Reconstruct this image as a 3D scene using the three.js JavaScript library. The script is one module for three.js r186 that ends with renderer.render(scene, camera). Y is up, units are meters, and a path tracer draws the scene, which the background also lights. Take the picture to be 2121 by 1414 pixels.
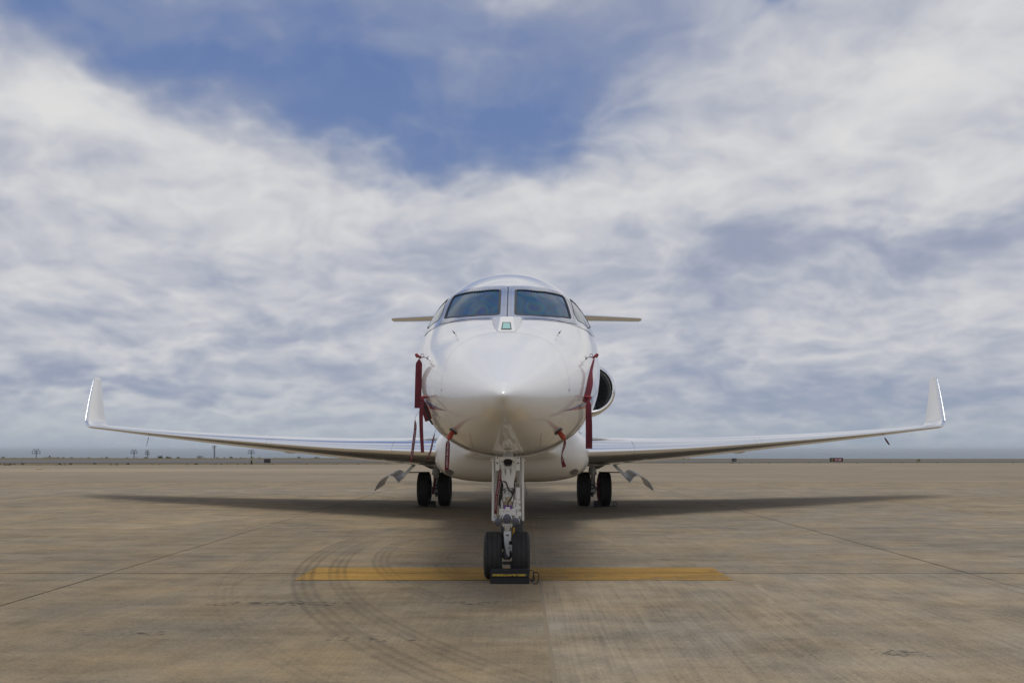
import * as THREE from 'three';
import { mergeGeometries } from 'three/addons/utils/BufferGeometryUtils.js';
import { RoundedBoxGeometry } from 'three/addons/geometries/RoundedBoxGeometry.js';
import { ConvexGeometry } from 'three/addons/geometries/ConvexGeometry.js';
import { TessellateModifier } from 'three/addons/modifiers/TessellateModifier.js';

// ---------------------------------------------------------------- camera, sky, sun, exposure
// y up, metres. The jet's nose wheels stand on the origin, its nose points to +z, towards the camera.
const D0 = 9.45;                                   // camera to nose wheel
const P = (x, h, d) => new THREE.Vector3(x, h, D0 - d);   // d = metres ahead of the camera
const scene = new THREE.Scene();
const camera = new THREE.PerspectiveCamera(2 * Math.atan(707 / 1728) * 180 / Math.PI, 2121 / 1414, 0.1, 60000);
camera.position.set(0.148, 1.45, D0);
camera.lookAt(0.148, 1.45, -100);
camera.setViewOffset(2121, 1414, -16.5, -225, 2121, 1414);   // rising front: verticals stay vertical
const renderer = new THREE.WebGLRenderer({ antialias: true });
renderer.toneMapping = THREE.LinearToneMapping;
renderer.toneMappingExposure = 1.07;
renderer.shadowMap.enabled = true;
renderer.shadowMap.type = THREE.PCFSoftShadowMap;

const sun = new THREE.DirectionalLight(new THREE.Color(1.0, 0.95, 0.87), 1.5);
sun.position.set(2, 60, -7);
sun.target.position.set(0, 0, -10);
sun.castShadow = true;
sun.shadow.radius = 55;
Object.assign(sun.shadow.camera, { left: -40, right: 40, top: 40, bottom: -40, near: 1, far: 160 });
sun.shadow.mapSize.set(4096, 4096);
scene.add(sun, sun.target);

// ---------------------------------------------------------------- noise
function rng(seed) { let s = seed >>> 0; return () => { s = (s + 0x6D2B79F5) >>> 0; let t = s; t = Math.imul(t ^ (t >>> 15), t | 1); t ^= t + Math.imul(t ^ (t >>> 7), t | 61); return ((t ^ (t >>> 14)) >>> 0) / 4294967296; }; }
const PERM = new Uint8Array(512), GX = new Float32Array(256), GY = new Float32Array(256), VAL = new Float32Array(256);
{
  const r = rng(20417), p = [...Array(256).keys()];
  for (let i = 255; i > 0; i--) { const j = Math.floor(r() * (i + 1)); [p[i], p[j]] = [p[j], p[i]]; }
  for (let i = 0; i < 512; i++) PERM[i] = p[i & 255];
  for (let i = 0; i < 256; i++) { const a = r() * 6.2831853; GX[i] = Math.cos(a); GY[i] = Math.sin(a); VAL[i] = r(); }
}
function gn(x, y) {               // gradient noise, about -1..1
  const fx = Math.floor(x), fy = Math.floor(y), X = fx & 255, Y = fy & 255; x -= fx; y -= fy;
  const u = x * x * x * (x * (x * 6 - 15) + 10), v = y * y * y * (y * (y * 6 - 15) + 10);
  const a = PERM[PERM[X] + Y], b = PERM[PERM[X + 1] + Y], c = PERM[PERM[X] + Y + 1], d = PERM[PERM[X + 1] + Y + 1];
  const n0 = GX[a] * x + GY[a] * y, n1 = GX[b] * (x - 1) + GY[b] * y, n2 = GX[c] * x + GY[c] * (y - 1), n3 = GX[d] * (x - 1) + GY[d] * (y - 1);
  const p = n0 + (n1 - n0) * u, q = n2 + (n3 - n2) * u;
  return (p + (q - p) * v) * 1.5;
}
function vn(x, y) {               // value noise 0..1
  const fx = Math.floor(x), fy = Math.floor(y), X = fx & 255, Y = fy & 255; x -= fx; y -= fy;
  const u = x * x * (3 - 2 * x), v = y * y * (3 - 2 * y);
  const a = VAL[PERM[PERM[X] + Y]], b = VAL[PERM[PERM[X + 1] + Y]], c = VAL[PERM[PERM[X] + Y + 1]], d = VAL[PERM[PERM[X + 1] + Y + 1]];
  const p = a + (b - a) * u, q = c + (d - c) * u;
  return p + (q - p) * v;
}
function fbm(x, y, o) { let s = 0, a = 0.5; for (let i = 0; i < o; i++) { s += a * gn(x, y); x = x * 2.03 + 17.3; y = y * 2.03 + 5.1; a *= 0.5; } return s; }
const sstep = (a, b, x) => { const t = Math.min(1, Math.max(0, (x - a) / (b - a))); return t * t * (3 - 2 * t); };
const mixn = (a, b, t) => a + (b - a) * t;

// ---------------------------------------------------------------- sky: broken cloud over blue air, all round
{
  const W = 4096, H = 2048, data = new Float32Array(W * H * 4);
  // large cloud masses: [azimuth, elevation, half width, half height (degrees), cover, shade]
  const masses = [
    [-2.5, 20.2, 12, 3.0, -2.0, -0.4], [-9, 23.2, 9, 2.6, -0.9, -0.5], [3, 23.8, 10, 2.8, -0.85, -0.5], [6, 26.8, 9, 2.2, -0.85, -0.5], [-20, 24.4, 9, 2.8, -1.0, -0.6], [-29, 24.2, 9, 2.7, -1.5, -0.5], [-27, 26.8, 9, 2.2, -1.0, -0.5], [-8, 27.5, 8, 1.8, -1.1, -0.5], [15.6, 26.9, 1.8, 1.2, -1.8, -0.2],
    [-27.5, 19.9, 5, 1.9, 0.6, 0.5], [-17, 19.2, 5, 1.3, 0.5, 0.1], [-24, 15.2, 9, 2.4, 0.6, 0.34], [-14, 17.0, 5, 1.5, 0.5, 0.3], [-4, 15.8, 9, 2.0, 0.4, 0.14], [9, 17.2, 6, 1.8, 0.6, 0.3], [22, 19.5, 10, 3.4, 0.8, 0.32], [28, 24.5, 8, 4, 0.8, 0.36], [28, 15.6, 6, 1.4, 0.3, 0.25],
    [26, 13.2, 9, 1.3, 0.3, -0.5], [15, 12.4, 7, 1.1, 0.3, -0.3], [12, 10.4, 6, 1.1, 0.2, -0.25], [-24, 12.0, 8, 1.2, 0.3, -0.12], [-25, 9.6, 7, 1.0, 0.5, 0.22], [-13, 10.4, 6, 1.2, 0.5, 0.2], [-16, 8.0, 9, 0.9, 0.2, -0.28], [26, 8.8, 8, 1.2, 0.4, 0.28], [-25, 6.6, 6, 0.7, 0.4, 0.2], [-28, 4.6, 7, 0.9, -0.3, -0.6], [-11, 5.6, 6, 0.8, 0.1, -0.3], [14, 6.4, 9, 0.8, 0.3, 0.15], [20, 3.0, 14, 1.6, -0.7, -0.5], [-17, 2.9, 8, 0.7, 0.5, 0.35],
    [0, 11.5, 26, 2.6, 0.2, -0.1], [24, 6, 12, 1.8, 0.1, -0.14], [-6, 3.4, 12, 1.2, 0.1, -0.1],
    [-70, 24, 18, 5, -1.3, -0.1], [-95, 14, 20, 3, 0.7, 0.3], [70, 25, 16, 5, -1.2, -0.1], [100, 15, 20, 3, 0.6, 0.3], [140, 22, 18, 5, -1.3, -0.1], [-140, 23, 17, 5, -1.2, 0], [180, 13, 20, 3, 0.6, 0.25], [-165, 40, 30, 7, -1.1, 0], [0, 44, 26, 7, -1.0, 0], [90, 50, 34, 8, -0.9, 0], [-90, 52, 34, 8, -0.9, 0],
  ];
  for (let row = 0; row < H; row++) {
    const up = ((row + 0.5) / H - 0.5) * Math.PI, y = Math.sin(up), cu = Math.cos(up), el = up * 57.29578;
    for (let col = 0; col < W; col++) {
      const o = (row * W + col) * 4;
      data[o + 3] = 1;
      if (el < -0.3) { data[o] = 0.25; data[o + 1] = 0.27; data[o + 2] = 0.28; continue; }
      const rd = ((col + 0.5) / W - 0.5) * 2 * Math.PI, x = Math.cos(rd) * cu, z = Math.sin(rd) * cu;
      let az = Math.atan2(x, -z) * 57.29578;
      const yy = Math.max(y, 0) + 0.30, kx = x / yy, kz = z / yy;
      const wx = fbm(kx * 2.6 + 3.7, kz * 2.6 + 9.1, 4), wz = fbm(kx * 2.6 + 41.2, kz * 2.6 + 2.3, 4);
      let lay = 0, sh = 0;
      const az2 = az + wx * 5 + 2.6 * fbm(kx * 10, kz * 10, 4), el2 = el + wz * 2.4 + 1.6 * fbm(kx * 10 + 5, kz * 10 + 8, 4);
      for (const m of masses) {
        let da = az2 - m[0]; if (da > 180) da -= 360; else if (da < -180) da += 360;
        da /= m[2]; const de = (el2 - m[1]) / m[3], q = da * da + de * de;
        if (q < 9) { const g = Math.exp(-q * 0.9); lay += m[4] * g; sh += m[5] * g; }
      }
      // soft heaps of cloud: rounded billows over broad swells, drawn out towards the horizon
      const ux = kx + wx * 0.12, uz = kz + wz * 0.12;
      let bil = 0; { let A = 0.5, p = ux * 5.0, q = uz * 5.6; for (let i = 0; i < 5; i++) { bil += A * (1 - 2 * Math.abs(gn(p, q))); p = p * 2.07 + 9.2; q = q * 2.07 + 3.4; A *= 0.48; } }
      const n1 = fbm(ux * 2.3 + 1.3, uz * 2.9 + 7.7, 5);
      const n2 = fbm(ux * 4.6 + 31.3, uz * 5.6 + 57.7, 6) + 0.25 * fbm(ux * 24 + 3, uz * 24, 4);
      const cov = 1.14 - 0.8 * sstep(25, 52, el) + n1 * 0.9 + (bil - 0.45) * 0.35 + lay;
      const a = sstep(-1.05, 1.05, cov);
      let b = 0.47 + n2 * 0.6 + n1 * 0.25 + (bil - 0.45) * 0.36 + sh;
      b = sstep(-0.35, 1.3, b);
      // blue air, paler near the horizon
      const t = Math.min(1, Math.max(0, el / 32));
      let sr = mixn(0.29, 0.074, Math.pow(t, 0.6)), sg = mixn(0.36, 0.148, Math.pow(t, 0.6)), sb = mixn(0.46, 0.37, Math.pow(t, 0.6));
      // cloud: from grey-lavender where thick to white where thin and lit
      let cr = mixn(0.285, 0.675, b), cg = mixn(0.32, 0.672, b), cb = mixn(0.43, 0.67, b);
      const veil = 0.10 + 0.34 * sstep(-0.25, 0.45, n2 + 0.5 * n1), al = veil + (1 - veil) * a;
      let r = mixn(sr, cr, al), g = mixn(sg, cg, al), bl = mixn(sb, cb, al);
      const hz = Math.exp(-Math.max(el, 0) / 2.4) * 0.85;
      r = mixn(r, 0.325, hz); g = mixn(g, 0.385, hz); bl = mixn(bl, 0.445, hz);
      data[o] = r; data[o + 1] = g; data[o + 2] = bl;
    }
  }
  const sky = new THREE.DataTexture(data, W, H, THREE.RGBAFormat, THREE.FloatType);
  sky.mapping = THREE.EquirectangularReflectionMapping;
  sky.magFilter = THREE.LinearFilter; sky.minFilter = THREE.LinearFilter; sky.needsUpdate = true;
  scene.background = sky; scene.environment = sky;
}

// ---------------------------------------------------------------- helpers
const taken = new Map();
function numbered(name) { const n = taken.get(name) ?? 0; taken.set(name, n + 1); return n ? name + '_' + String(n).padStart(3, '0') : name; }
function add(name, geo, mat, parent) {
  const m = new THREE.Mesh(geo, mat); m.castShadow = true; m.receiveShadow = true;
  m.name = parent ? name : numbered(name); (parent ?? scene).add(m); return m;
}
function thing(name, label, category, group, pos) {
  const g = new THREE.Group(); g.name = numbered(name); g.userData = { label, category }; if (group) g.userData.group = group;
  if (pos) g.position.copy(pos); scene.add(g); return g;
}
function part(name, parent) { const g = new THREE.Group(); g.name = name; parent.add(g); return g; }
function structure(o) { o.userData.kind = 'structure'; return o; }
const rgb = (r, g, b) => new THREE.Color().setRGB(r, g, b);
const std = (c, o = {}) => new THREE.MeshStandardMaterial({ color: c, roughness: 0.6, ...o });
const phy = (c, o = {}) => new THREE.MeshPhysicalMaterial({ color: c, roughness: 0.5, ...o });
const V = (x, y, z) => new THREE.Vector3(x, y, z);
function bar(p, q, r0, r1 = r0, seg = 14) {            // tapered round bar between two points
  const d = q.clone().sub(p), g = new THREE.CylinderGeometry(r1, r0, d.length(), seg);
  g.applyQuaternion(new THREE.Quaternion().setFromUnitVectors(V(0, 1, 0), d.clone().normalize()));
  g.translate((p.x + q.x) / 2, (p.y + q.y) / 2, (p.z + q.z) / 2); return g;
}
function block(cx, cy, cz, sx, sy, sz, r = 0.004, rot) { const g = new RoundedBoxGeometry(sx, sy, sz, 2, Math.min(r, sx / 2.01, sy / 2.01, sz / 2.01)); if (rot) { g.rotateX(rot[0]); g.rotateY(rot[1]); g.rotateZ(rot[2]); } g.translate(cx, cy, cz); return g; }
function hose(pts, r, seg = 28) { return new THREE.TubeGeometry(new THREE.CatmullRomCurve3(pts), seg, r, 7); }
function merged(...g) { return mergeGeometries(g.flat().map((x) => { const y = x.index ? x.toNonIndexed() : x; for (const k of Object.keys(y.attributes)) if (!['position', 'normal', 'uv'].includes(k)) y.deleteAttribute(k); if (!y.attributes.uv) y.setAttribute('uv', new THREE.BufferAttribute(new Float32Array(y.attributes.position.count * 2), 2)); return y; })); }
function pchip(tab) {
  const xs = tab.map((t) => t[0]), ys = tab.map((t) => t[1]), n = xs.length, h = [], dl = [], m = new Array(n).fill(0);
  for (let i = 0; i < n - 1; i++) { h[i] = xs[i + 1] - xs[i]; dl[i] = (ys[i + 1] - ys[i]) / h[i]; }
  for (let i = 1; i < n - 1; i++) if (dl[i - 1] * dl[i] > 0) { const w1 = 2 * h[i] + h[i - 1], w2 = h[i] + 2 * h[i - 1]; m[i] = (w1 + w2) / (w1 / dl[i - 1] + w2 / dl[i]); }
  m[0] = dl[0]; m[n - 1] = dl[n - 2];
  return (x) => {
    x = Math.min(xs[n - 1], Math.max(xs[0], x)); let i = 0; while (i < n - 2 && x >= xs[i + 1]) i++;
    const t = (x - xs[i]) / h[i], t2 = t * t, t3 = t2 * t;
    return (2 * t3 - 3 * t2 + 1) * ys[i] + (t3 - 2 * t2 + t) * h[i] * m[i] + (-2 * t3 + 3 * t2) * ys[i + 1] + (t3 - t2) * h[i] * m[i + 1];
  };
}
function canvas(w, h, draw) { const c = document.createElement('canvas'); c.width = w; c.height = h; draw(c.getContext('2d'), w, h); const t = new THREE.CanvasTexture(c); t.colorSpace = THREE.SRGBColorSpace; t.magFilter = THREE.LinearFilter; return t; }
function dataTex(w, h, fn, srgb = true, ch = 4) {
  const a = new Uint8Array(w * h * 4), c = [0, 0, 0, 255];
  for (let j = 0; j < h; j++) for (let i = 0; i < w; i++) { fn((i + 0.5) / w, (j + 0.5) / h, c); const o = (j * w + i) * 4; a[o] = c[0]; a[o + 1] = c[1]; a[o + 2] = c[2]; a[o + 3] = 255; }
  const t = new THREE.DataTexture(a, w, h); t.colorSpace = srgb ? THREE.SRGBColorSpace : THREE.NoColorSpace; t.magFilter = THREE.LinearFilter; t.minFilter = THREE.LinearMipmapLinearFilter; t.generateMipmaps = true; t.wrapS = t.wrapT = THREE.RepeatWrapping; t.needsUpdate = true; return t;
}
const toS = (l) => 255 * (l <= 0.0031308 ? 12.92 * l : 1.055 * Math.pow(Math.max(l, 0), 1 / 2.4) - 0.055);

// ---------------------------------------------------------------- ground, apron, far field, sea
const CX = 0.148;
// rubber marks: circles through three points [x, d] seen from above, ribs across the band
const circ = (a, b, c) => { const d = 2 * (a[0] * (b[1] - c[1]) + b[0] * (c[1] - a[1]) + c[0] * (a[1] - b[1])), s = (p) => p[0] * p[0] + p[1] * p[1]; const x = (s(a) * (b[1] - c[1]) + s(b) * (c[1] - a[1]) + s(c) * (a[1] - b[1])) / d, y = (s(a) * (c[0] - b[0]) + s(b) * (a[0] - c[0]) + s(c) * (b[0] - a[0])) / d; return [x, y, Math.hypot(a[0] - x, a[1] - y)]; };
const tracks = [
  [circ([-3.22, 13.3], [-2.95, 8.75], [-1.62, 5.95]), 4.6, 14, 0.16, 4, 0.15],
  [circ([-1.95, 15.9], [-2.5, 10.4], [-0.65, 5.7]), 4.6, 16.5, 0.15, 3, 0.3],
  [circ([-1.62, 15.9], [-2.1, 10.3], [-0.15, 5.7]), 4.6, 16.5, 0.13, 3, 0.26],
  [circ([-1.55, 14.0], [-1.62, 10.6], [-0.75, 8.3]), 7.6, 14.2, 0.13, 3, 0.22],
  [circ([-0.85, 12.6], [-0.8, 10.4], [0.3, 8.0]), 7.4, 12.9, 0.2, 4, 0.14],
  [circ([-12.0, 25.0], [-8.0, 28.0], [-7.4, 23.5]), 22, 30, 0.22, 3, 0.2],
  [circ([-9.0, 24.0], [-5.6, 27.6], [-4.8, 23.0]), 22, 30, 0.22, 3, 0.22],
  [circ([-6.4, 24.4], [-3.3, 27.0], [-2.6, 23.2]), 22, 29, 0.2, 3, 0.18],
  [circ([2.3, 9.6], [4.62, 7.4], [6.9, 6.3]), 5, 9.8, 0.22, 2, 0.16],
  [circ([4.5, 14], [8, 13], [12, 12.6]), 12, 15, 0.5, 2, 0.12],
  [circ([-6.3, 9.2], [-5.0, 7.6], [-4.2, 6.0]), 5.2, 9.4, 0.7, 2, 0.08],
];
function rubber(x, d) {                             // 0 = none .. share of rubber left on the concrete
  let s = 0;
  for (const [c, d0, d1, w, ribs, k] of tracks) {
    if (d < d0 || d > d1) continue;
    const e = Math.abs(Math.hypot(x - c[0], d - c[1]) - c[2]);
    if (e > w) continue;
    const across = (Math.hypot(x - c[0], d - c[1]) - c[2]) / w;
    const rib = 0.35 + 0.65 * sstep(-0.2, 0.5, Math.cos(across * Math.PI * ribs));
    const ends = sstep(d0, d0 + 0.9, d) * sstep(d1, d1 - 1.2, d);
    s = Math.max(s, k * rib * sstep(1, 0.75, Math.abs(across)) * ends * (0.45 + 0.8 * vn(x * 1.7 + 9, d * 1.3)) * (0.75 + 0.5 * vn(x * 24, d * 24)));
  }
  return s;
}
const specks = [];
{ const r = rng(77); const cl = (x0, d0, sx, sd, n, a = 0.012) => { for (let i = 0; i < n; i++) specks.push([x0 + (r() + r() - 1) * sx, d0 + (r() + r() - 1) * sd, a * (0.4 + r() * 1.6), (0.25 + r() * 0.7) * a]); };
  cl(-2.15, 7.9, 0.75, 0.13, 70, 0.03); cl(-0.35, 7.9, 0.35, 0.1, 26, 0.026); cl(-1.0, 6.4, 0.5, 0.1, 26, 0.022); cl(-2.9, 6.6, 0.5, 0.15, 16, 0.02); cl(2.85, 5.95, 0.2, 0.12, 46, 0.018); cl(-2.5, 6.9, 0.9, 0.5, 16, 0.012);
  for (let i = 0; i < 160; i++) specks.push([(r() - 0.5) * 18, 4.4 + r() * 11, 0.004 + r() * 0.012, 0.004 + r() * 0.009]); }
// base colour of one point of weathered concrete (linear); tone = the slab's own batch of concrete
function concrete(x, d, tone, out) {
  const big = fbm(x * 0.35 + 3, d * 0.5 + 8, 3), mid = fbm(x * 1.6 + 13, d * 2.4 + 4, 4), bru = fbm(x * 38, d * 0.9 + 2, 2), brd = fbm(x * 11 + 5, d * 0.5 + 31, 2), lat = fbm(x * 0.7 + 3, d * 5.5 + 9, 3), sand = vn(x * 150, d * 150) - 0.5, sand2 = vn(x * 67 + 8, d * 67) - 0.5, blo = fbm(x * 6 + 77, d * 6 + 21, 3);
  let v = 1 + big * 0.36 + mid * 0.34 + (bru * 0.2 + brd * 0.15) * tone[4] + lat * (0.30 - 0.14 * tone[4]) + sand * 0.34 + sand2 * 0.24 + blo * 0.14;
  const pale = sstep(0.22, 0.6, fbm(x * 0.9 + 61, d * 1.5 + 33, 4)) * 0.16;
  v = v * (1 - rubber(x, d)) + pale;
  // older scrapes and repaired lines
  for (const [x0, d0, x1, d1, w, k] of scrapes) {
    const dx = x1 - x0, dd = d1 - d0, t = ((x - x0) * dx + (d - d0) * dd) / (dx * dx + dd * dd);
    if (t < 0 || t > 1) continue;
    const e = Math.abs((x - x0) * dd - (d - d0) * dx) / Math.hypot(dx, dd) / w;
    if (e < 1) v += k * (1 - e) * sstep(0.35, 0.6, vn(x * 6, d * 3)) * sstep(0, 0.1, t) * sstep(1, 0.9, t);
  }
  const oil = sstep(0.30, 0.52, fbm(x * 2.6 + 90, d * 2.6 + 44, 4)) * 0.16; v *= 1 - oil;
  const warm = big * 0.08 + fbm(x * 1.1 + 19, d * 1.1 + 2, 3) * 0.2;
  out[0] = tone[0] * tone[3] * v * (1 + warm * 0.5); out[1] = tone[1] * tone[3] * v; out[2] = tone[2] * tone[3] * v * (1 - warm);
}
const scrapes = [[2.75, 9.25, 2.25, 6.2, 0.055, 0.3], [1.3, 15, 2.0, 10.6, 0.08, 0.16], [-3.0, 24, -8.6, 12.2, 0.22, 0.22], [-9, 15, -4.8, 11.6, 0.16, 0.12], [1.5, 8, 2.1, 5.2, 0.03, 0.16], [0.8, 8.4, 0.95, 5.4, 0.03, 0.12], [5.5, 40, 3.2, 17, 0.1, 0.2], [8, 14, 14, 16, 0.2, 0.1]];
const bumpTex = dataTex(512, 512, (u, v, c) => { const k = 128 + 60 * (vn(u * 128, v * 128) - 0.5) * 2 + 50 * (vn(u * 250 + 3, v * 250) - 0.5) * 2; c[0] = c[1] = c[2] = Math.max(0, Math.min(255, k)); }, false);
bumpTex.repeat.set(3, 3);
const slabMat = (x0, x1, dn, df, res, tone) => {
  const q = [0, 0, 0], a = new Uint8Array(res * res * 4);
  for (let j = 0; j < res; j++) for (let i = 0; i < res; i++) {
    const x = mixn(x0, x1, (i + 0.5) / res), d = mixn(dn, df, (j + 0.5) / res), o = (j * res + i) * 4;
    concrete(x, d, tone, q); a[o] = toS(q[0]); a[o + 1] = toS(q[1]); a[o + 2] = toS(q[2]); a[o + 3] = 255;
  }
  for (const [sx, sd, wx, wd] of specks) {           // chips, grit and spalls
    if (sx < x0 || sx > x1 || sd < dn || sd > df) continue;
    const kx = res / (x1 - x0), kd = res / (df - dn), ci = (sx - x0) * kx, cj = (sd - dn) * kd, ri = Math.max(0.7, wx * kx), rj = Math.max(0.7, wd * kd);
    for (let j = Math.floor(cj - rj); j <= cj + rj; j++) for (let i = Math.floor(ci - ri); i <= ci + ri; i++) {
      if (i < 0 || j < 0 || i >= res || j >= res) continue;
      const e = ((i - ci) / ri) ** 2 + ((j - cj) / rj) ** 2, k = e < 1 ? 1 - 0.5 * (1 - e) * (0.4 + 0.9 * vn(i * 0.7, j * 0.7)) : 1, o = (j * res + i) * 4;
      a[o] *= k; a[o + 1] *= k; a[o + 2] *= k;
    }
  }
  const t = new THREE.DataTexture(a, res, res); t.colorSpace = THREE.SRGBColorSpace; t.magFilter = THREE.LinearFilter; t.minFilter = THREE.LinearMipmapLinearFilter; t.generateMipmaps = true; t.needsUpdate = true;
  return std(0xffffff, { map: t, roughness: 0.92, bumpMap: bumpTex, bumpScale: 0.0012 });
};
const apron = new THREE.Group(); apron.name = 'apron'; structure(apron); scene.add(apron);
{
  const SW = 5.07, SL = 5.64, XE = 0.37, DE = 9.83, gx = 0.011, gz = 0.020, r = rng(5);
  // one slab: flat top, small worn chamfer, sides down into the joint
  const slabGeo = new THREE.BufferGeometry();
  {
    const hx = SW / 2 - gx, hz = SL / 2 - gz, c = 0.004, ring = [[hx - c, 0, hz - c], [hx, -c, hz], [hx, -0.05, hz]], pos = [], uv = [], idx = [];
    for (const [a, y, b] of ring) for (const [sx, sz] of [[-1, 1], [1, 1], [1, -1], [-1, -1]]) { pos.push(sx * a, y, sz * b); uv.push((sx * a + SW / 2) / SW, (SL / 2 - sz * b) / SL); }
    idx.push(0, 1, 2, 0, 2, 3);
    for (let k = 0; k < 2; k++) for (let i = 0; i < 4; i++) { const a = k * 4 + i, b = k * 4 + (i + 1) % 4; idx.push(a, a + 4, b, b, a + 4, b + 4); }
    slabGeo.setAttribute('position', new THREE.Float32BufferAttribute(pos, 3)); slabGeo.setAttribute('uv', new THREE.Float32BufferAttribute(uv, 2)); slabGeo.setIndex(idx);
  }
  const flat = slabGeo.toNonIndexed(); flat.computeVertexNormals();
  const tone = (k, bright, broom) => [0.238 + 0.012 * k, 0.19, 0.122 - 0.015 * k, bright, broom];
  const shared = [0, 1, 2, 3, 4, 5].map((i) => slabMat(100 + i * SW, 100 + (i + 1) * SW, 40 + i * 7, 40 + i * 7 + SL, 512, tone(r() - 0.3, 0.94 + 0.1 * r(), 0.6)));
  let n = 0;
  for (let row = -3; row <= 5; row++) for (let c = -6; c <= 5; c++) {
    const x0 = XE + c * SW, dn = DE + (row - 1) * SL, near = row === 0 || row === 1, seen = row >= 0 && row <= 3 && Math.abs(x0 + SW / 2) < (row < 2 ? 10.2 : 13);
    let m;
    if (seen) {
      const right = c >= 0, b = near ? (right ? (row === 0 ? 1.08 : 0.97) : (row === 0 ? 0.87 : 0.88)) : 0.94 + 0.08 * r();
      m = slabMat(x0, x0 + SW, dn, dn + SL, near ? 1024 : 512, tone(right ? -0.5 + 0.3 * r() : 0.45 + 0.3 * r(), b, right && row === 0 ? 1.25 : 0.55));
    } else m = shared[(n++ * 5 + row * 2 + c + 60) % 6];
    const s = add('concrete_slab', flat, m, apron);
    s.position.copy(P(x0 + SW / 2, (r() - 0.5) * 0.003, dn + SL / 2));
  }
  const bed = add('joint_sealant', new THREE.PlaneGeometry(12 * SW, 9 * SL).rotateX(-Math.PI / 2), std(rgb(0.03, 0.027, 0.022), { roughness: 0.95 }), apron);
  bed.position.copy(P(XE, -0.006, DE + (-4 + 4.5) * SL));
  // the joint under the jet is filled flush with old mortar
  const fill = add('joint_mortar', new THREE.BoxGeometry(0.034, 0.03, 5 * SL), std(rgb(0.205, 0.165, 0.106), { roughness: 0.95 }), apron); fill.position.copy(P(XE, -0.0165 + 0.0008, DE + 0.5 * SL));
  // beyond the slabs that can be told apart: one sheet round them
  const x0 = XE - 6 * SW, x1 = XE + 6 * SW, dA = DE - 4 * SL, dB = DE + 5 * SL;
  const q = [0, 0, 0], ft = tone(0.1, 0.97, 0.5);
  const farTex = dataTex(1024, 1024, (u, v, c) => {
    const x = u * 160 - 80, d = 38 + v * 70;
    let k = 1 + 0.3 * fbm(x * 0.05 + 4, d * 0.35, 4) + 0.18 * fbm(x * 0.4, d * 0.9 + 7, 4) + 0.1 * (vn(x * 6, d * 6) - 0.5);
    if (x < 0) k += 0.26 * sstep(54, 56.5, d + x * 0.02) * sstep(66.5, 64.5, d + x * 0.02) * sstep(-2, -14, x) * (0.8 + 0.4 * vn(x * 0.3, d));
    const jx = Math.abs(((x - 0.37) / 5.07) - Math.round((x - 0.37) / 5.07)) * 5.07, jd = Math.abs(((d - 9.83) / 5.64) - Math.round((d - 9.83) / 5.64)) * 5.64;
    if (jx < 0.05 || jd < 0.05) k *= 0.82;
    c[0] = toS(ft[0] * k * 0.98); c[1] = toS(ft[1] * k * 0.98); c[2] = toS(ft[2] * k * 0.98);
  });
  farTex.wrapS = farTex.wrapT = THREE.MirroredRepeatWrapping;
  const farMat = std(0xffffff, { map: farTex, roughness: 0.93 });
  const sh = new THREE.Shape(); [[-400, -260], [400, -260], [400, 104], [90, 99], [25, 93], [-20, 84], [-60, 78.5], [-400, 70]].forEach(([x, d], i) => i ? sh.lineTo(x, d) : sh.moveTo(x, d));
  const hole = new THREE.Path(); [[x0, dA], [x0, dB], [x1, dB], [x1, dA]].forEach(([x, d], i) => i ? hole.lineTo(x, d) : hole.moveTo(x, d)); sh.holes.push(hole);
  const g = new THREE.ShapeGeometry(sh), p = g.attributes.position, uv = g.attributes.uv;
  for (let i = 0; i < p.count; i++) uv.setXY(i, (p.getX(i) + 80) / 160, (p.getY(i) - 38) / 70);
  g.rotateX(-Math.PI / 2); g.translate(0, 0, D0);
  add('far_concrete', g, farMat, apron).position.y = -0.002;
}
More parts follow.
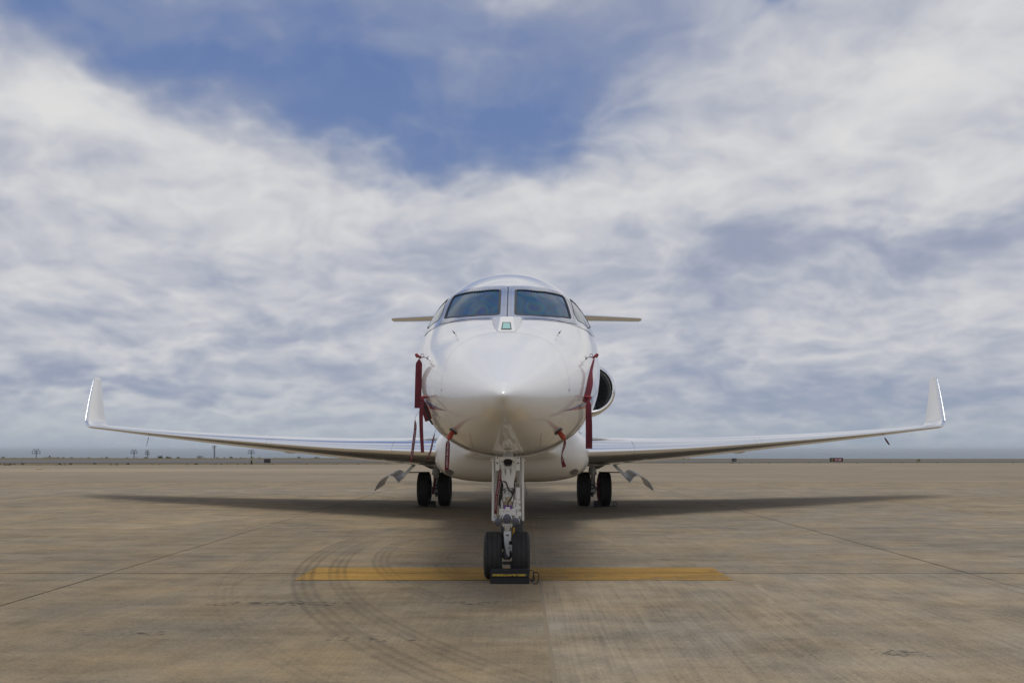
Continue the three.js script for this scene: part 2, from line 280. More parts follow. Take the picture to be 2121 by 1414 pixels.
function paveMarking(name, x0, x1, dn, df, y, seed, parent) {
  // worn yellow paint: colour and wear computed, tyre rubber carried across it
  const rx = 1024, rz = 256, col = new Uint8Array(rx * rz * 4), al = new Uint8Array(rx * rz * 4);
  for (let j = 0; j < rz; j++) for (let i = 0; i < rx; i++) {
    const x = mixn(x0, x1, (i + 0.5) / rx), d = mixn(dn, df, (j + 0.5) / rz), o = (j * rx + i) * 4;
    const k = (0.9 + 0.25 * fbm(x * 2 + seed, d * 5, 4) + 0.16 * (vn(x * 90, d * 90) - 0.5)) * (1 - 1.25 * rubber(x, d));
    col[o] = toS(0.40 * k); col[o + 1] = toS(0.225 * k); col[o + 2] = toS(0.03 * k); col[o + 3] = 255;
    const right = sstep(-0.1, 0.8, x), wear = 0.30 * fbm(x * 1.3 + 5 + seed, d * 3.5 + 2, 4) + 0.16 * fbm(x * 8, d * 14, 3) + 0.26 * (vn(x * 120 + 7, d * 120) - 0.5) - 0.05 * right * sstep(9.7, 9.45, d) - 0.05 * sstep(-1.0, 0.1, x) * sstep(9.75, 9.45, d);
    let v = sstep(-0.26, 0.02, wear + 0.1 - 0.03 * right) * (0.93 - 0.14 * right);
    const e = Math.min((x - x0), (x1 - x)) / 0.03, e2 = Math.min(d - 9.28, 10.27 - d) / 0.02;
    v *= sstep(0, 1, Math.min(e, e2) + (vn(x * 40, d * 40) - 0.2));
    al[o] = al[o + 1] = al[o + 2] = 255 * v; al[o + 3] = 255;
  }
  const mk = (a, s) => { const t = new THREE.DataTexture(a, rx, rz); t.colorSpace = s ? THREE.SRGBColorSpace : THREE.NoColorSpace; t.magFilter = THREE.LinearFilter; t.needsUpdate = true; return t; };
  const m = std(0xffffff, { map: mk(col, true), alphaMap: mk(al, false), transparent: true, roughness: 0.8 });
  const g = new THREE.PlaneGeometry(x1 - x0, df - dn).rotateX(-Math.PI / 2);
  const o = add(name, g, m, parent); o.position.copy(P((x0 + x1) / 2, y, (dn + df) / 2)); return o;
}
{
  const mark = new THREE.Group(); mark.name = 'yellow_stop_bar'; structure(mark); scene.add(mark);
  paveMarking('paint_strip', -2.38, 2.53, 9.28, 9.83 - 0.013, 0.0045, 1, mark);
  paveMarking('paint_strip', -2.38, 2.53, 9.83 + 0.013, 10.27, 0.0045, 9, mark);
}
// land: dry grass verge, taxiway, edge of the plateau, low coast, sea
{
  const grassTex = dataTex(512, 512, (u, v, c) => { const k = 0.8 + 0.5 * fbm(u * 12, v * 12, 5) + 0.35 * (vn(u * 200, v * 200) - 0.5), g = fbm(u * 7 + 3, v * 7, 3) * 0.25; c[0] = toS(0.155 * k * (1 - g)); c[1] = toS(0.115 * k); c[2] = toS(0.045 * k); });
  grassTex.repeat.set(60, 60);
  const grass = std(0xffffff, { map: grassTex, roughness: 1 });
  const sheet = (name, pts, y, m, uvs = 1 / 400) => {
    const sh = new THREE.Shape(); pts.forEach(([x, d], i) => i ? sh.lineTo(x, d) : sh.moveTo(x, d));
    const g = new THREE.ShapeGeometry(sh), p = g.attributes.position, uv = g.attributes.uv;
    for (let i = 0; i < p.count; i++) uv.setXY(i, p.getX(i) * uvs, p.getY(i) * uvs);
    g.rotateX(-Math.PI / 2); g.translate(0, y, D0); return structure(add(name, g, m));
  };
  sheet('ground', [[-900, -700], [900, -700], [900, 140], [60, 131], [-40, 143], [-900, 150]], -0.06, grass);
  const tarTex = dataTex(512, 512, (u, v, c) => { const k = 0.85 + 0.35 * fbm(u * 6, v * 40, 5) + 0.25 * (vn(u * 180, v * 180) - 0.5); c[0] = toS(0.125 * k); c[1] = toS(0.12 * k); c[2] = toS(0.115 * k); });
  tarTex.repeat.set(4, 4);
  const tar = std(0xffffff, { map: tarTex, roughness: 0.9 });
  sheet('taxiway', [[-900, 88], [-60, 98], [-20, 101], [30, 103], [90, 106], [900, 112], [900, 126], [60, 121], [-40, 128], [-900, 136]], -0.03, tar, 1 / 100);
  // the plateau ends in a low bank
  {
    const n = 90, pos = [], idx = [], uv = [], prof = [[-7, -0.08], [-3, 0.05], [0, 0.1], [3, 0.02], [14, -5], [24, -9.3]];
    for (let i = 0; i <= n; i++) { const x = -900 + 1800 * i / n, d = x < -40 ? mixn(143, 150, (-40 - x) / 860) : x < 60 ? mixn(143, 131, (x + 40) / 100) : mixn(131, 140, (x - 60) / 840); prof.forEach(([a, y], k) => { const w = y > -1 ? 0.16 * fbm(x * 0.05 + k, 3, 3) : 0; pos.push(x, y + w, D0 - d - a + 1.5 * gn(x * 0.03, k)); uv.push(x / 400, a / 400); }); }
    for (let i = 0; i < n; i++) for (let k = 0; k < 5; k++) { const a = i * 6 + k; idx.push(a, a + 6, a + 1, a + 1, a + 6, a + 7); }
    const g = new THREE.BufferGeometry(); g.setAttribute('position', new THREE.Float32BufferAttribute(pos, 3)); g.setAttribute('uv', new THREE.Float32BufferAttribute(uv, 2)); g.setIndex(idx); g.computeVertexNormals();
    structure(add('bank', g, grass));
  }
  sheet('coastal_land', [[-900, 145], [900, 130], [900, 820], [300, 860], [-200, 900], [-900, 880]], -9.2, grass);
  // open sea
  const wav = dataTex(512, 512, (u, v, c) => { const k = 128 + 80 * fbm(u * 24, v * 60, 5); c[0] = c[1] = c[2] = Math.max(0, Math.min(255, k)); }, false);
  wav.repeat.set(400, 400);
  const sea = new THREE.Mesh(new THREE.PlaneGeometry(80000, 80000).rotateX(-Math.PI / 2), phy(rgb(0.17, 0.215, 0.24), { roughness: 0.6, bumpMap: wav, bumpScale: 0.4, ior: 1.33 }));
  sea.name = 'sea'; sea.position.set(0, -9.6, 0); sea.receiveShadow = true; structure(sea); scene.add(sea);
  scene.fog = new THREE.FogExp2(new THREE.Color().setRGB(0.66, 0.72, 0.78), 0.0003);
}

// ---------------------------------------------------------------- materials of the jet
const paint = phy(rgb(0.815, 0.808, 0.775), { roughness: 0.28, clearcoat: 1, clearcoatRoughness: 0.02 });
const polished = std(rgb(0.86, 0.87, 0.88), { metalness: 1, roughness: 0.12 });
const brushed = std(rgb(0.78, 0.79, 0.81), { metalness: 1, roughness: 0.16 });
const gearWhite = phy(rgb(0.80, 0.80, 0.77), { roughness: 0.38, clearcoat: 0.4, clearcoatRoughness: 0.2 });
const steel = std(rgb(0.5, 0.5, 0.5), { metalness: 1, roughness: 0.3 });
const darkSteel = std(rgb(0.10, 0.10, 0.105), { metalness: 0.6, roughness: 0.5 });
const black = std(rgb(0.018, 0.018, 0.018), { roughness: 0.7 });
const rubberSeal = std(rgb(0.022, 0.02, 0.02), { roughness: 0.55 });
const blueStripe = phy(rgb(0.055, 0.12, 0.33), { roughness: 0.3, clearcoat: 1, clearcoatRoughness: 0.02 });
const redStripe = phy(rgb(0.36, 0.035, 0.06), { roughness: 0.3, clearcoat: 1, clearcoatRoughness: 0.02 });
const seamMat = std(rgb(0.16, 0.15, 0.14), { roughness: 0.7 });
const tyreTex = dataTex(256, 256, (u, v, c) => { const k = 0.85 + 0.5 * fbm(u * 20, v * 20, 4) + 0.2 * (vn(u * 120, v * 120) - 0.5); c[0] = toS(0.030 * k); c[1] = toS(0.029 * k); c[2] = toS(0.028 * k); });
const tyreMat = std(0xffffff, { map: tyreTex, roughness: 0.75 });

// ---------------------------------------------------------------- fuselage shape: station d, angle phi (0 top, + to the right)
const fw = pchip([[7.3, 0], [7.315, .027], [7.34, .048], [7.4, .09], [7.5, .168], [7.7, .275], [8.0, .435], [8.5, .67], [9.0, .86], [9.5, 1.0], [10, 1.09], [10.5, 1.15], [11, 1.2], [11.5, 1.235], [12, 1.258], [12.5, 1.27], [13, 1.275], [27, 1.275], [30, 1.12], [33, .8], [35.5, .42], [36.6, .2]]);
const fT = pchip([[7.3, 1.93], [7.315, 1.955], [7.34, 1.974], [7.4, 2.012], [7.5, 2.068], [7.7, 2.155], [8.0, 2.285], [8.5, 2.505], [9.0, 2.712], [9.4, 2.87], [9.9, 3.165], [10.4, 3.445], [11, 3.71], [11.5, 3.87], [12, 3.975], [12.5, 4.03], [13, 4.06], [14, 4.07], [28, 4.07], [33, 4.0], [36.6, 3.85]]);
const fB = pchip([[7.3, 1.93], [7.315, 1.906], [7.34, 1.888], [7.4, 1.852], [7.5, 1.8], [7.7, 1.73], [8.0, 1.645], [8.5, 1.525], [9.0, 1.445], [9.5, 1.395], [10, 1.37], [11, 1.35], [13, 1.345], [26, 1.345], [30, 1.9], [33, 2.6], [36.6, 3.45]]);
const fC = pchip([[7.3, 1.93], [8, 1.98], [8.5, 2.06], [9.5, 2.22], [10.5, 2.4], [11.5, 2.54], [13, 2.64], [27, 2.64], [33, 3.25], [36.6, 3.65]]);
const fN = pchip([[7.3, 2.0], [8.5, 2.02], [10, 2.08], [12, 2.08], [27, 2.08], [36.6, 2.0]]);
const fM = pchip([[7.3, 2.0], [8.5, 2.05], [10, 2.15], [12, 2.3], [27, 2.3], [36.6, 2.0]]);
function surf(d, phi) {
  const s = Math.sin(phi), c = Math.cos(phi), C = fC(d), e = 2 / (c > 0 ? fN(d) : fM(d));
  return P(fw(d) * Math.sign(s) * Math.abs(s) ** e, C + (c > 0 ? fT(d) - C : C - fB(d)) * Math.sign(c) * Math.abs(c) ** e, d);
}
function surfN(d, phi) {
  const a = surf(d + 0.012, phi).sub(surf(Math.max(7.302, d - 0.012), phi)), b = surf(d, phi + 0.012).sub(surf(d, phi - 0.012));
  return b.cross(a).normalize();
}
function surfOff(d, phi, off) { const p = surf(d, phi), n = surfN(d, phi); return p.addScaledVector(n, off); }
{ const n = surfN(11, 1.5); if (n.x < 0) throw new Error('normal turned'); }
// windows, in (d, phi), right side; the left side mirrors them
const K = 1.15;                                       // phi to metres, for shapes drawn on the skin
function rounded(pts, r, n = 5) {                      // polygon with rounded corners
  const out = [];
  pts.forEach((p, i) => {
    const a = pts[(i + pts.length - 1) % pts.length], b = pts[(i + 1) % pts.length], la = Math.hypot(a[0] - p[0], a[1] - p[1]), lb = Math.hypot(b[0] - p[0], b[1] - p[1]), ra = Math.min(r, la / 2.2), rb = Math.min(r, lb / 2.2);
    const s = [p[0] + (a[0] - p[0]) * ra / la, p[1] + (a[1] - p[1]) * ra / la], e = [p[0] + (b[0] - p[0]) * rb / lb, p[1] + (b[1] - p[1]) * rb / lb];
    for (let k = 0; k <= n; k++) { const t = k / n; out.push([(1 - t) ** 2 * s[0] + 2 * t * (1 - t) * p[0] + t * t * e[0], (1 - t) ** 2 * s[1] + 2 * t * (1 - t) * p[1] + t * t * e[1]]); }
  });
  return out;
}
const M = (pts) => pts.map(([d, f]) => [d, f * K]);
const frontPane = rounded(M([[10.41, .068], [10.50, .30], [10.72, .49], [10.95, .625], [10.83, .655], [10.11, .757], [9.86, .56], [9.74, .40], [9.67, .2], [9.655, .073]]), 0.05);
const sidePane = rounded(M([[11.2, .712], [11.5, .84], [11.62, .98], [11.4, 1.12], [10.62, 1.06], [10.25, .85], [10.42, .785]]), 0.06);
const frameRim = rounded(M([[10.56, -.0001], [10.61, .16], [10.70, .30], [10.97, .53], [11.25, .66], [11.7, .8], [11.84, 1.0], [11.62, 1.24], [10.62, 1.15], [10.19, .955], [10.0, .829], [9.86, .70], [9.72, .547], [9.62, .37], [9.54, .17], [9.52, -.0001]]), 0.03);
const grow = (pts, e) => { // push a contour outwards by e
  let area = 0; pts.forEach((p, i) => { const q = pts[(i + 1) % pts.length]; area += p[0] * q[1] - q[0] * p[1]; });
  const s = Math.sign(area);
  return pts.map((p, i) => { let k = 1, a = pts[(i + pts.length - k) % pts.length], b = pts[(i + k) % pts.length]; while (Math.hypot(b[0] - a[0], b[1] - a[1]) < 1e-6 && k < 4) { k++; a = pts[(i + pts.length - k) % pts.length]; b = pts[(i + k) % pts.length]; } const l = Math.hypot(b[0] - a[0], b[1] - a[1]) || 1; return [p[0] + s * e * (b[1] - a[1]) / l, p[1] - s * e * (b[0] - a[0]) / l]; });
};
const mirror = (pts) => pts.map(([d, f]) => [d, -f]).reverse();
function inPoly(pts, x, y) { let c = false; for (let i = 0, j = pts.length - 1; i < pts.length; j = i++) { const [xi, yi] = pts[i], [xj, yj] = pts[j]; if ((yi > y) !== (yj > y) && x < (xj - xi) * (y - yi) / (yj - yi) + xi) c = !c; } return c; }
function skinPatch(contour, holes, off, depth = 0, edge = 0.07) {  // a sheet that lies on the fuselage skin, with turned-down rims
  const sh = new THREE.Shape(contour.map(([a, b]) => new THREE.Vector2(a, b)));
  for (const h of holes) sh.holes.push(new THREE.Path(h.map(([a, b]) => new THREE.Vector2(a, b))));
  let g = new TessellateModifier(edge, 7).modify(new THREE.ShapeGeometry(sh)); if (g.index) g = g.toNonIndexed();
  const p = g.attributes.position, nn = new Float32Array(p.count * 3), uv = new Float32Array(p.count * 2), v = new THREE.Vector3();
  const xs = contour.map((c) => c[0]), ys = contour.map((c) => c[1]), bx = [Math.min(...xs), Math.max(...xs)], by = [Math.min(...ys), Math.max(...ys)];
  for (let i = 0; i < p.count; i++) {
    const d = p.getX(i), f = p.getY(i) / K; uv[i * 2] = (p.getY(i) - by[0]) / (by[1] - by[0]); uv[i * 2 + 1] = (d - bx[0]) / (bx[1] - bx[0]);
    surfN(d, f).toArray(nn, i * 3); v.copy(surf(d, f)).addScaledVector(new THREE.Vector3().fromArray(nn, i * 3), off); p.setXYZ(i, v.x, v.y, v.z);
  }
  const A = new THREE.Vector3(), B = new THREE.Vector3(), C = new THREE.Vector3(), N = new THREE.Vector3(), swap = [];
  for (let i = 0; i < p.count; i += 3) { A.fromBufferAttribute(p, i); B.fromBufferAttribute(p, i + 1); C.fromBufferAttribute(p, i + 2); N.fromArray(nn, i * 3); if (B.clone().sub(A).cross(C.clone().sub(A)).dot(N) < 0) swap.push(i); }
  for (const i of swap) { for (const [arr, k] of [[p.array, 3], [nn, 3], [uv, 2]]) for (let c = 0; c < k; c++) { const t = arr[(i + 1) * k + c]; arr[(i + 1) * k + c] = arr[(i + 2) * k + c]; arr[(i + 2) * k + c] = t; } }
  g.setAttribute('normal', new THREE.BufferAttribute(nn, 3)); g.setAttribute('uv', new THREE.BufferAttribute(uv, 2));
  if (!depth) return g;
  const rims = [];
  for (const loop of [contour, ...holes]) {
    const pos = [], idx = [];
    loop.forEach(([d, f]) => { pos.push(...surfOff(d, f / K, off).toArray(), ...surfOff(d, f / K, off - depth).toArray()); });
    const n = loop.length; for (let i = 0; i < n; i++) { const a = i * 2, b = ((i + 1) % n) * 2; idx.push(a, a + 1, b, b, a + 1, b + 1); }
    const r = new THREE.BufferGeometry(); r.setAttribute('position', new THREE.Float32BufferAttribute(pos, 3)); r.setIndex(idx); const q = r.toNonIndexed(); q.computeVertexNormals(); rims.push(q);
  }
  return merged(g, ...rims);
}
function strip(path, half, off) {                      // narrow band along a path on the skin
  const pos = [], nor = [], idx = [];
  path.forEach(([d, f], i) => {
    const a = path[Math.max(0, i - 1)], b = path[Math.min(path.length - 1, i + 1)], dx = b[0] - a[0], dy = (b[1] - a[1]) * K, l = Math.hypot(dx, dy), h = typeof half === 'function' ? half(i / (path.length - 1)) : half;
    for (const s of [-1, 1]) { const dd = d - s * h * dy / l, ff = f + s * h * dx / l / K; pos.push(...surfOff(dd, ff, off).toArray()); nor.push(...surfN(dd, ff).toArray()); }
    if (i) idx.push(i * 2 - 2, i * 2 - 1, i * 2, i * 2, i * 2 - 1, i * 2 + 1);
  });
  const g = new THREE.BufferGeometry(); g.setAttribute('position', new THREE.Float32BufferAttribute(pos, 3)); g.setAttribute('normal', new THREE.Float32BufferAttribute(nor, 3)); g.setIndex(idx); return g;
}
const along = (pts, n) => { const c = new THREE.CatmullRomCurve3(pts.map(([a, b]) => V(a, b, 0))); return c.getPoints(n).map((p) => [p.x, p.y]); };

// ---------------------------------------------------------------- the jet
const jet = thing('business_jet', 'large white twin-engine business jet parked nose-on with upswept winglets', 'aircraft');
const fuselage = part('fuselage', jet);
const holesOut = [frontPane, mirror(frontPane), sidePane, mirror(sidePane)].map((h) => grow(h, 0.012));
{
  const ds = []; for (let d = 7.3; d < 7.45; d += 0.012) ds.push(d); for (let d = 7.46; d < 9.4; d += 0.045) ds.push(d); for (let d = 9.4; d < 12; d += 0.028) ds.push(d); for (let d = 12; d < 14; d += 0.15) ds.push(d); for (let d = 14; d <= 36.61; d += 0.45) ds.push(Math.min(d, 36.6));
  const NP = 236, shell = (off, keep) => {
    const pos = [], idx = [], nor = [];
    ds.forEach((d) => { for (let k = 0; k < NP; k++) { const f = -Math.PI + 2 * Math.PI * k / NP, n = surfN(Math.max(d, 7.303), f), p = surf(d, f); if (d < 7.3001) n.set(0, 0, 1); p.addScaledVector(n, off); pos.push(p.x, p.y, p.z); nor.push(n.x, n.y, n.z); } });
    const inside = ds.map((d) => { const a = new Uint8Array(NP); if (d > 9.5 && d < 11.9) for (let k = 0; k < NP; k++) { const f = (-Math.PI + 2 * Math.PI * k / NP) * K; a[k] = holesOut.some((h) => inPoly(h, d, f)) ? 1 : 0; } return a; });
    for (let i = 0; i < ds.length - 1; i++) for (let k = 0; k < NP; k++) {
      if (!keep(ds[i])) continue;
      const k1 = (k + 1) % NP; if (inside[i][k] || inside[i][k1] || inside[i + 1][k] || inside[i + 1][k1]) continue;
      const a = i * NP + k, b = i * NP + k1; idx.push(a, b, a + NP, b, b + NP, a + NP);
    }
    const g = new THREE.BufferGeometry(); g.setAttribute('position', new THREE.Float32BufferAttribute(pos, 3)); g.setAttribute('normal', new THREE.Float32BufferAttribute(nor, 3)); g.setIndex(idx); return g;
  };
  add('skin', shell(0, () => true), paint, fuselage);
  // cockpit behind the glass
  const lining = std(rgb(0.05, 0.052, 0.055), { roughness: 0.9 });
  const cockpit = part('cockpit', jet);
  add('lining', shell(-0.05, (d) => d > 9.0 && d < 12.3), lining, cockpit);
  add('bulkhead', new THREE.CylinderGeometry(1.16, 1.16, 0.03, 40).rotateX(Math.PI / 2).translate(0, 2.68, D0 - 12.25), lining, cockpit);
  add('floor', block(0, 2.1, D0 - 11, 1.6, 0.03, 2.0), lining, cockpit);
  add('glareshield', merged(block(0, 2.92, D0 - 10.12, 1.35, 0.04, 0.5, 0.02), block(0, 2.72, D0 - 10.3, 1.3, 0.4, 0.1, 0.02)), std(rgb(0.02, 0.02, 0.022), { roughness: 0.95 }), cockpit);
  for (const s of [-1, 1]) { const seat = part('pilot_seat', cockpit); add('seat_back', block(s * 0.5, 2.85, D0 - 11.2, 0.46, 0.75, 0.12, 0.05), std(rgb(0.09, 0.08, 0.07), { roughness: 0.8 }), seat); add('headrest', block(s * 0.5, 3.3, D0 - 11.22, 0.26, 0.18, 0.1, 0.04), std(rgb(0.09, 0.08, 0.07), { roughness: 0.8 }), seat); }
  add('paper_card', block(0.23, 3.0, D0 - 9.93, 0.30, 0.11, 0.004, 0.001, [-0.75, 0.1, -0.12]), std(rgb(0.7, 0.72, 0.55), { roughness: 0.9 }), cockpit);
  add('pen', block(0.58, 3.06, D0 - 10.28, 0.15, 0.02, 0.02, 0.005, [0, 0.2, -0.1]), std(rgb(0.7, 0.74, 0.62)), cockpit);
}
// windshield: polished frame, black gaskets, coated panes
{
  const ws = part('windshield', jet);
  const outer = [...frameRim.slice(0, -1), ...mirror(frameRim).slice(0, -1)].filter((p, i, a) => i === 0 || Math.hypot(p[0] - a[i - 1][0], p[1] - a[i - 1][1]) > 0.004);
  const hs = [frontPane, mirror(frontPane), sidePane, mirror(sidePane)];
  add('frame', skinPatch(outer, hs, 0.005, 0.03, 0.06), brushed, ws);
  const film = (seed) => dataTex(256, 128, (u, v, c) => {      // interference colours of the heating film
    const e = fbm(u * 2.1 + seed, v * 1.5 + seed, 2) * 2.6 + 0.9 * Math.exp(-((u - 0.13) ** 2 / 0.03 + (v - 0.85) ** 2 / 0.10)) + 0.8 * Math.exp(-((u - 0.75) ** 2 / 0.015 + (v - 0.15) ** 2 / 0.12)), w = 0.4 + 0.6 * sstep(0.15, 0.8, e), p = e * 9;
    const k = 0.9 + 0.3 * fbm(u * 4 + seed, v * 1.2, 3);
    c[0] = toS((0.018 + 0.04 * w * (0.5 + 0.5 * Math.cos(p))) * k); c[1] = toS((0.082 + 0.07 * w * (0.5 + 0.5 * Math.cos(p + 1.7))) * k); c[2] = toS((0.155 + 0.12 * w * (0.5 + 0.5 * Math.cos(p + 3.4))) * k);
  });
  for (const s of [1, -1]) {
    const fp = s > 0 ? frontPane : mirror(frontPane), sp = s > 0 ? sidePane : mirror(sidePane);
    const glass = phy(0xffffff, { map: film(s > 0 ? 3.2 : 8.7), roughness: 0.03, transmission: 0.25, thickness: 0, ior: 1.45, specularIntensity: 0.6 });
    const f = add('front_pane', skinPatch(grow(fp, 0.008), [], -0.004), glass, ws);
    add('gasket', skinPatch(grow(fp, 0.004), [grow(fp, -0.022)], 0.008, 0.008, 0.08), rubberSeal, f);
    const q = add('side_pane', skinPatch(grow(sp, 0.008), [], -0.002), phy(rgb(0.30, 0.36, 0.35), { roughness: 0.03, transmission: 0.6, thickness: 0, ior: 1.6 }), ws);
    add('gasket', skinPatch(grow(sp, 0.003), [grow(sp, -0.011)], 0.007, 0.007, 0.08), rubberSeal, q);
  }
  add('post_seam', strip(along([[9.6, 0], [10.0, 0], [10.53, 0]], 20), 0.006, 0.007), rubberSeal, ws);
  for (const s of [1, -1]) add('sill_seam', strip(along([[9.575, s * .18], [9.685, s * .43], [9.85, s * .673], [10.08, s * .842]], 24), 0.005, 0.007), rubberSeal, ws);
  // rivet rows along the frame
  const rv = [], rg = new THREE.SphereGeometry(0.006, 6, 4); rg.scale(1, 1, 1);
  const put = (d, f) => { const g = rg.clone(); const p = surfOff(d, f / K, 0.004); g.translate(p.x, p.y, p.z); rv.push(g); };
  for (const s of [1, -1]) for (const e of [0.045, 0.07]) { const c = grow(frontPane, e); let acc = 0; c.forEach((p, i) => { const q = c[(i + 1) % c.length], l = Math.hypot(q[0] - p[0], q[1] - p[1]); for (let t = -acc; t < l; t += 0.045) if (t >= 0) { const d = p[0] + (q[0] - p[0]) * t / l, f = p[1] + (q[1] - p[1]) * t / l; if (Math.abs(f) > 0.02) put(d, s * f); } acc = (acc + l) % 0.045; }); }
  const rm = add('rivets', merged(rv), std(rgb(0.32, 0.31, 0.30), { metalness: 0.8, roughness: 0.5 }), ws); rm.userData.kind = 'stuff';
}
// forward-looking camera housing under the windshield
{
  const h = part('vision_camera_housing', jet);
  const pts = [[-.185, 2.99, 9.66], [.185, 2.99, 9.66], [-.2, 2.93, 9.6], [.2, 2.93, 9.6], [-.085, 2.952, 9.40], [.085, 2.952, 9.40], [-.07, 2.945, 9.34], [.07, 2.945, 9.34], [-.095, 2.742, 9.06], [.095, 2.742, 9.06], [-.11, 2.70, 9.055], [.11, 2.70, 9.055], [-.18, 2.7, 9.5], [.18, 2.7, 9.5]].map((p) => P(...p));
  add('housing', new ConvexGeometry(pts), paint, h);
  const q = (x, t) => { const a = P(x * mixn(.07, .095, t), mixn(2.945, 2.742, t), mixn(9.34, 9.06, t)); return a; };
  const n = q(0, 1).sub(q(0, 0)).cross(V(1, 0, 0)).normalize(); if (n.z < 0) n.multiplyScalar(-1);
  const quad = (w0, w1, t0, t1, off) => { const v = [q(-w0, t0), q(w0, t0), q(w1, t1), q(-w1, t1)].map((p) => p.addScaledVector(n, off)); const g = new THREE.BufferGeometry(); g.setAttribute('position', new THREE.Float32BufferAttribute([v[0], v[3], v[2], v[0], v[2], v[1]].flatMap((p) => p.toArray()), 3)); g.computeVertexNormals(); return g; };
  add('window_rim', quad(.56, .62, 0.40, 0.90, 0.002), rubberSeal, h);
  add('window', quad(.44, .50, 0.46, 0.85, 0.005), phy(rgb(0.34, 0.62, 0.56), { roughness: 0.05, clearcoat: 1 }), h);
}
// stripe on each side: thin point at the nose, widening aft
for (const s of [1, -1]) {
  const top = [[8.41, 1.97], [8.83, 1.848], [9.12, 1.788], [9.5, 1.735], [10.2, 1.69], [11.5, 1.68], [14, 1.66]], mid = [[8.41, 1.97], [8.85, 1.886], [9.15, 1.847], [9.55, 1.808], [10.2, 1.77], [11.5, 1.745], [14, 1.73]], bot = [[8.41, 1.97], [8.87, 1.924], [9.19, 1.904], [9.63, 1.876], [10.2, 1.848], [11.5, 1.80], [14, 1.79]];
  const band = (a, b) => { const A = along(a, 60), B = along(b, 60), pos = [], nor = [], idx = []; A.forEach((p, i) => { for (const q of [p, B[i]]) { pos.push(...surfOff(q[0], s * q[1], 0.002).toArray()); nor.push(...surfN(q[0], s * q[1]).toArray()); } if (i) s > 0 ? idx.push(i * 2 - 2, i * 2 - 1, i * 2, i * 2, i * 2 - 1, i * 2 + 1) : idx.push(i * 2 - 2, i * 2, i * 2 - 1, i * 2, i * 2 + 1, i * 2 - 1); }); const g = new THREE.BufferGeometry(); g.setAttribute('position', new THREE.Float32BufferAttribute(pos, 3)); g.setAttribute('normal', new THREE.Float32BufferAttribute(nor, 3)); g.setIndex(idx); return g; };
  add('blue_stripe', band(top, mid), blueStripe, fuselage); add('red_stripe', band(mid, bot), redStripe, fuselage);
  // gear door edges and radome joint
  add('panel_seam', strip(along([[8.46, s * 2.56], [8.6, s * 2.62], [8.785, s * 2.672], [9.0, s * 2.718], [9.34, s * 2.765]], 16), 0.0028, 0.0015), seamMat, fuselage);
  add('radome_seam', strip(along([[9.03, 0], [9.0, s * .43], [8.85, s * .75], [8.55, s * 1.16], [8.45, s * 1.55]], 40), 0.002, 0.0012), std(rgb(0.6, 0.6, 0.58), { roughness: 0.5 }), fuselage);
  add('radome_latch', skinPatch(rounded(M([[8.43, 1.53], [8.465, 1.53], [8.465, 1.57], [8.43, 1.57]]).map(([a, b]) => [a, s * b]), 0.004, 2), [], 0.004, 0.004), steel, fuselage);
  // ice detector stalk
  const b = surf(9.35, s * 0.612), tip = b.clone().add(V(s * -0.005 + s * 0.03, 0.06, 0.01)), pr = part('ice_detector', jet);
  const e = V(s * 0.62, 0.75, 0.2).normalize(); add('stalk', bar(b.clone().addScaledVector(e, -0.02), b.clone().addScaledVector(e, 0.035), 0.007, 0.006), gearWhite, pr); add('sensor_tip', merged(bar(b.clone().addScaledVector(e, 0.035), b.clone().addScaledVector(e, 0.055), 0.008, 0.006), bar(b.clone().addScaledVector(e, 0.055), b.clone().addScaledVector(e, 0.075), 0.003)), black, pr);
}
add('radome_seam', strip(along([[8.45, 1.55], [8.47, 1.9], [8.6, 2.4], [8.65, 3.14]], 30), 0.0016, 0.0012), std(rgb(0.6, 0.6, 0.58), { roughness: 0.5 }), fuselage);
add('radome_seam', strip(along([[8.45, -1.55], [8.47, -1.9], [8.6, -2.4], [8.65, -3.14]], 30), 0.0016, 0.0012), std(rgb(0.6, 0.6, 0.58), { roughness: 0.5 }), fuselage);

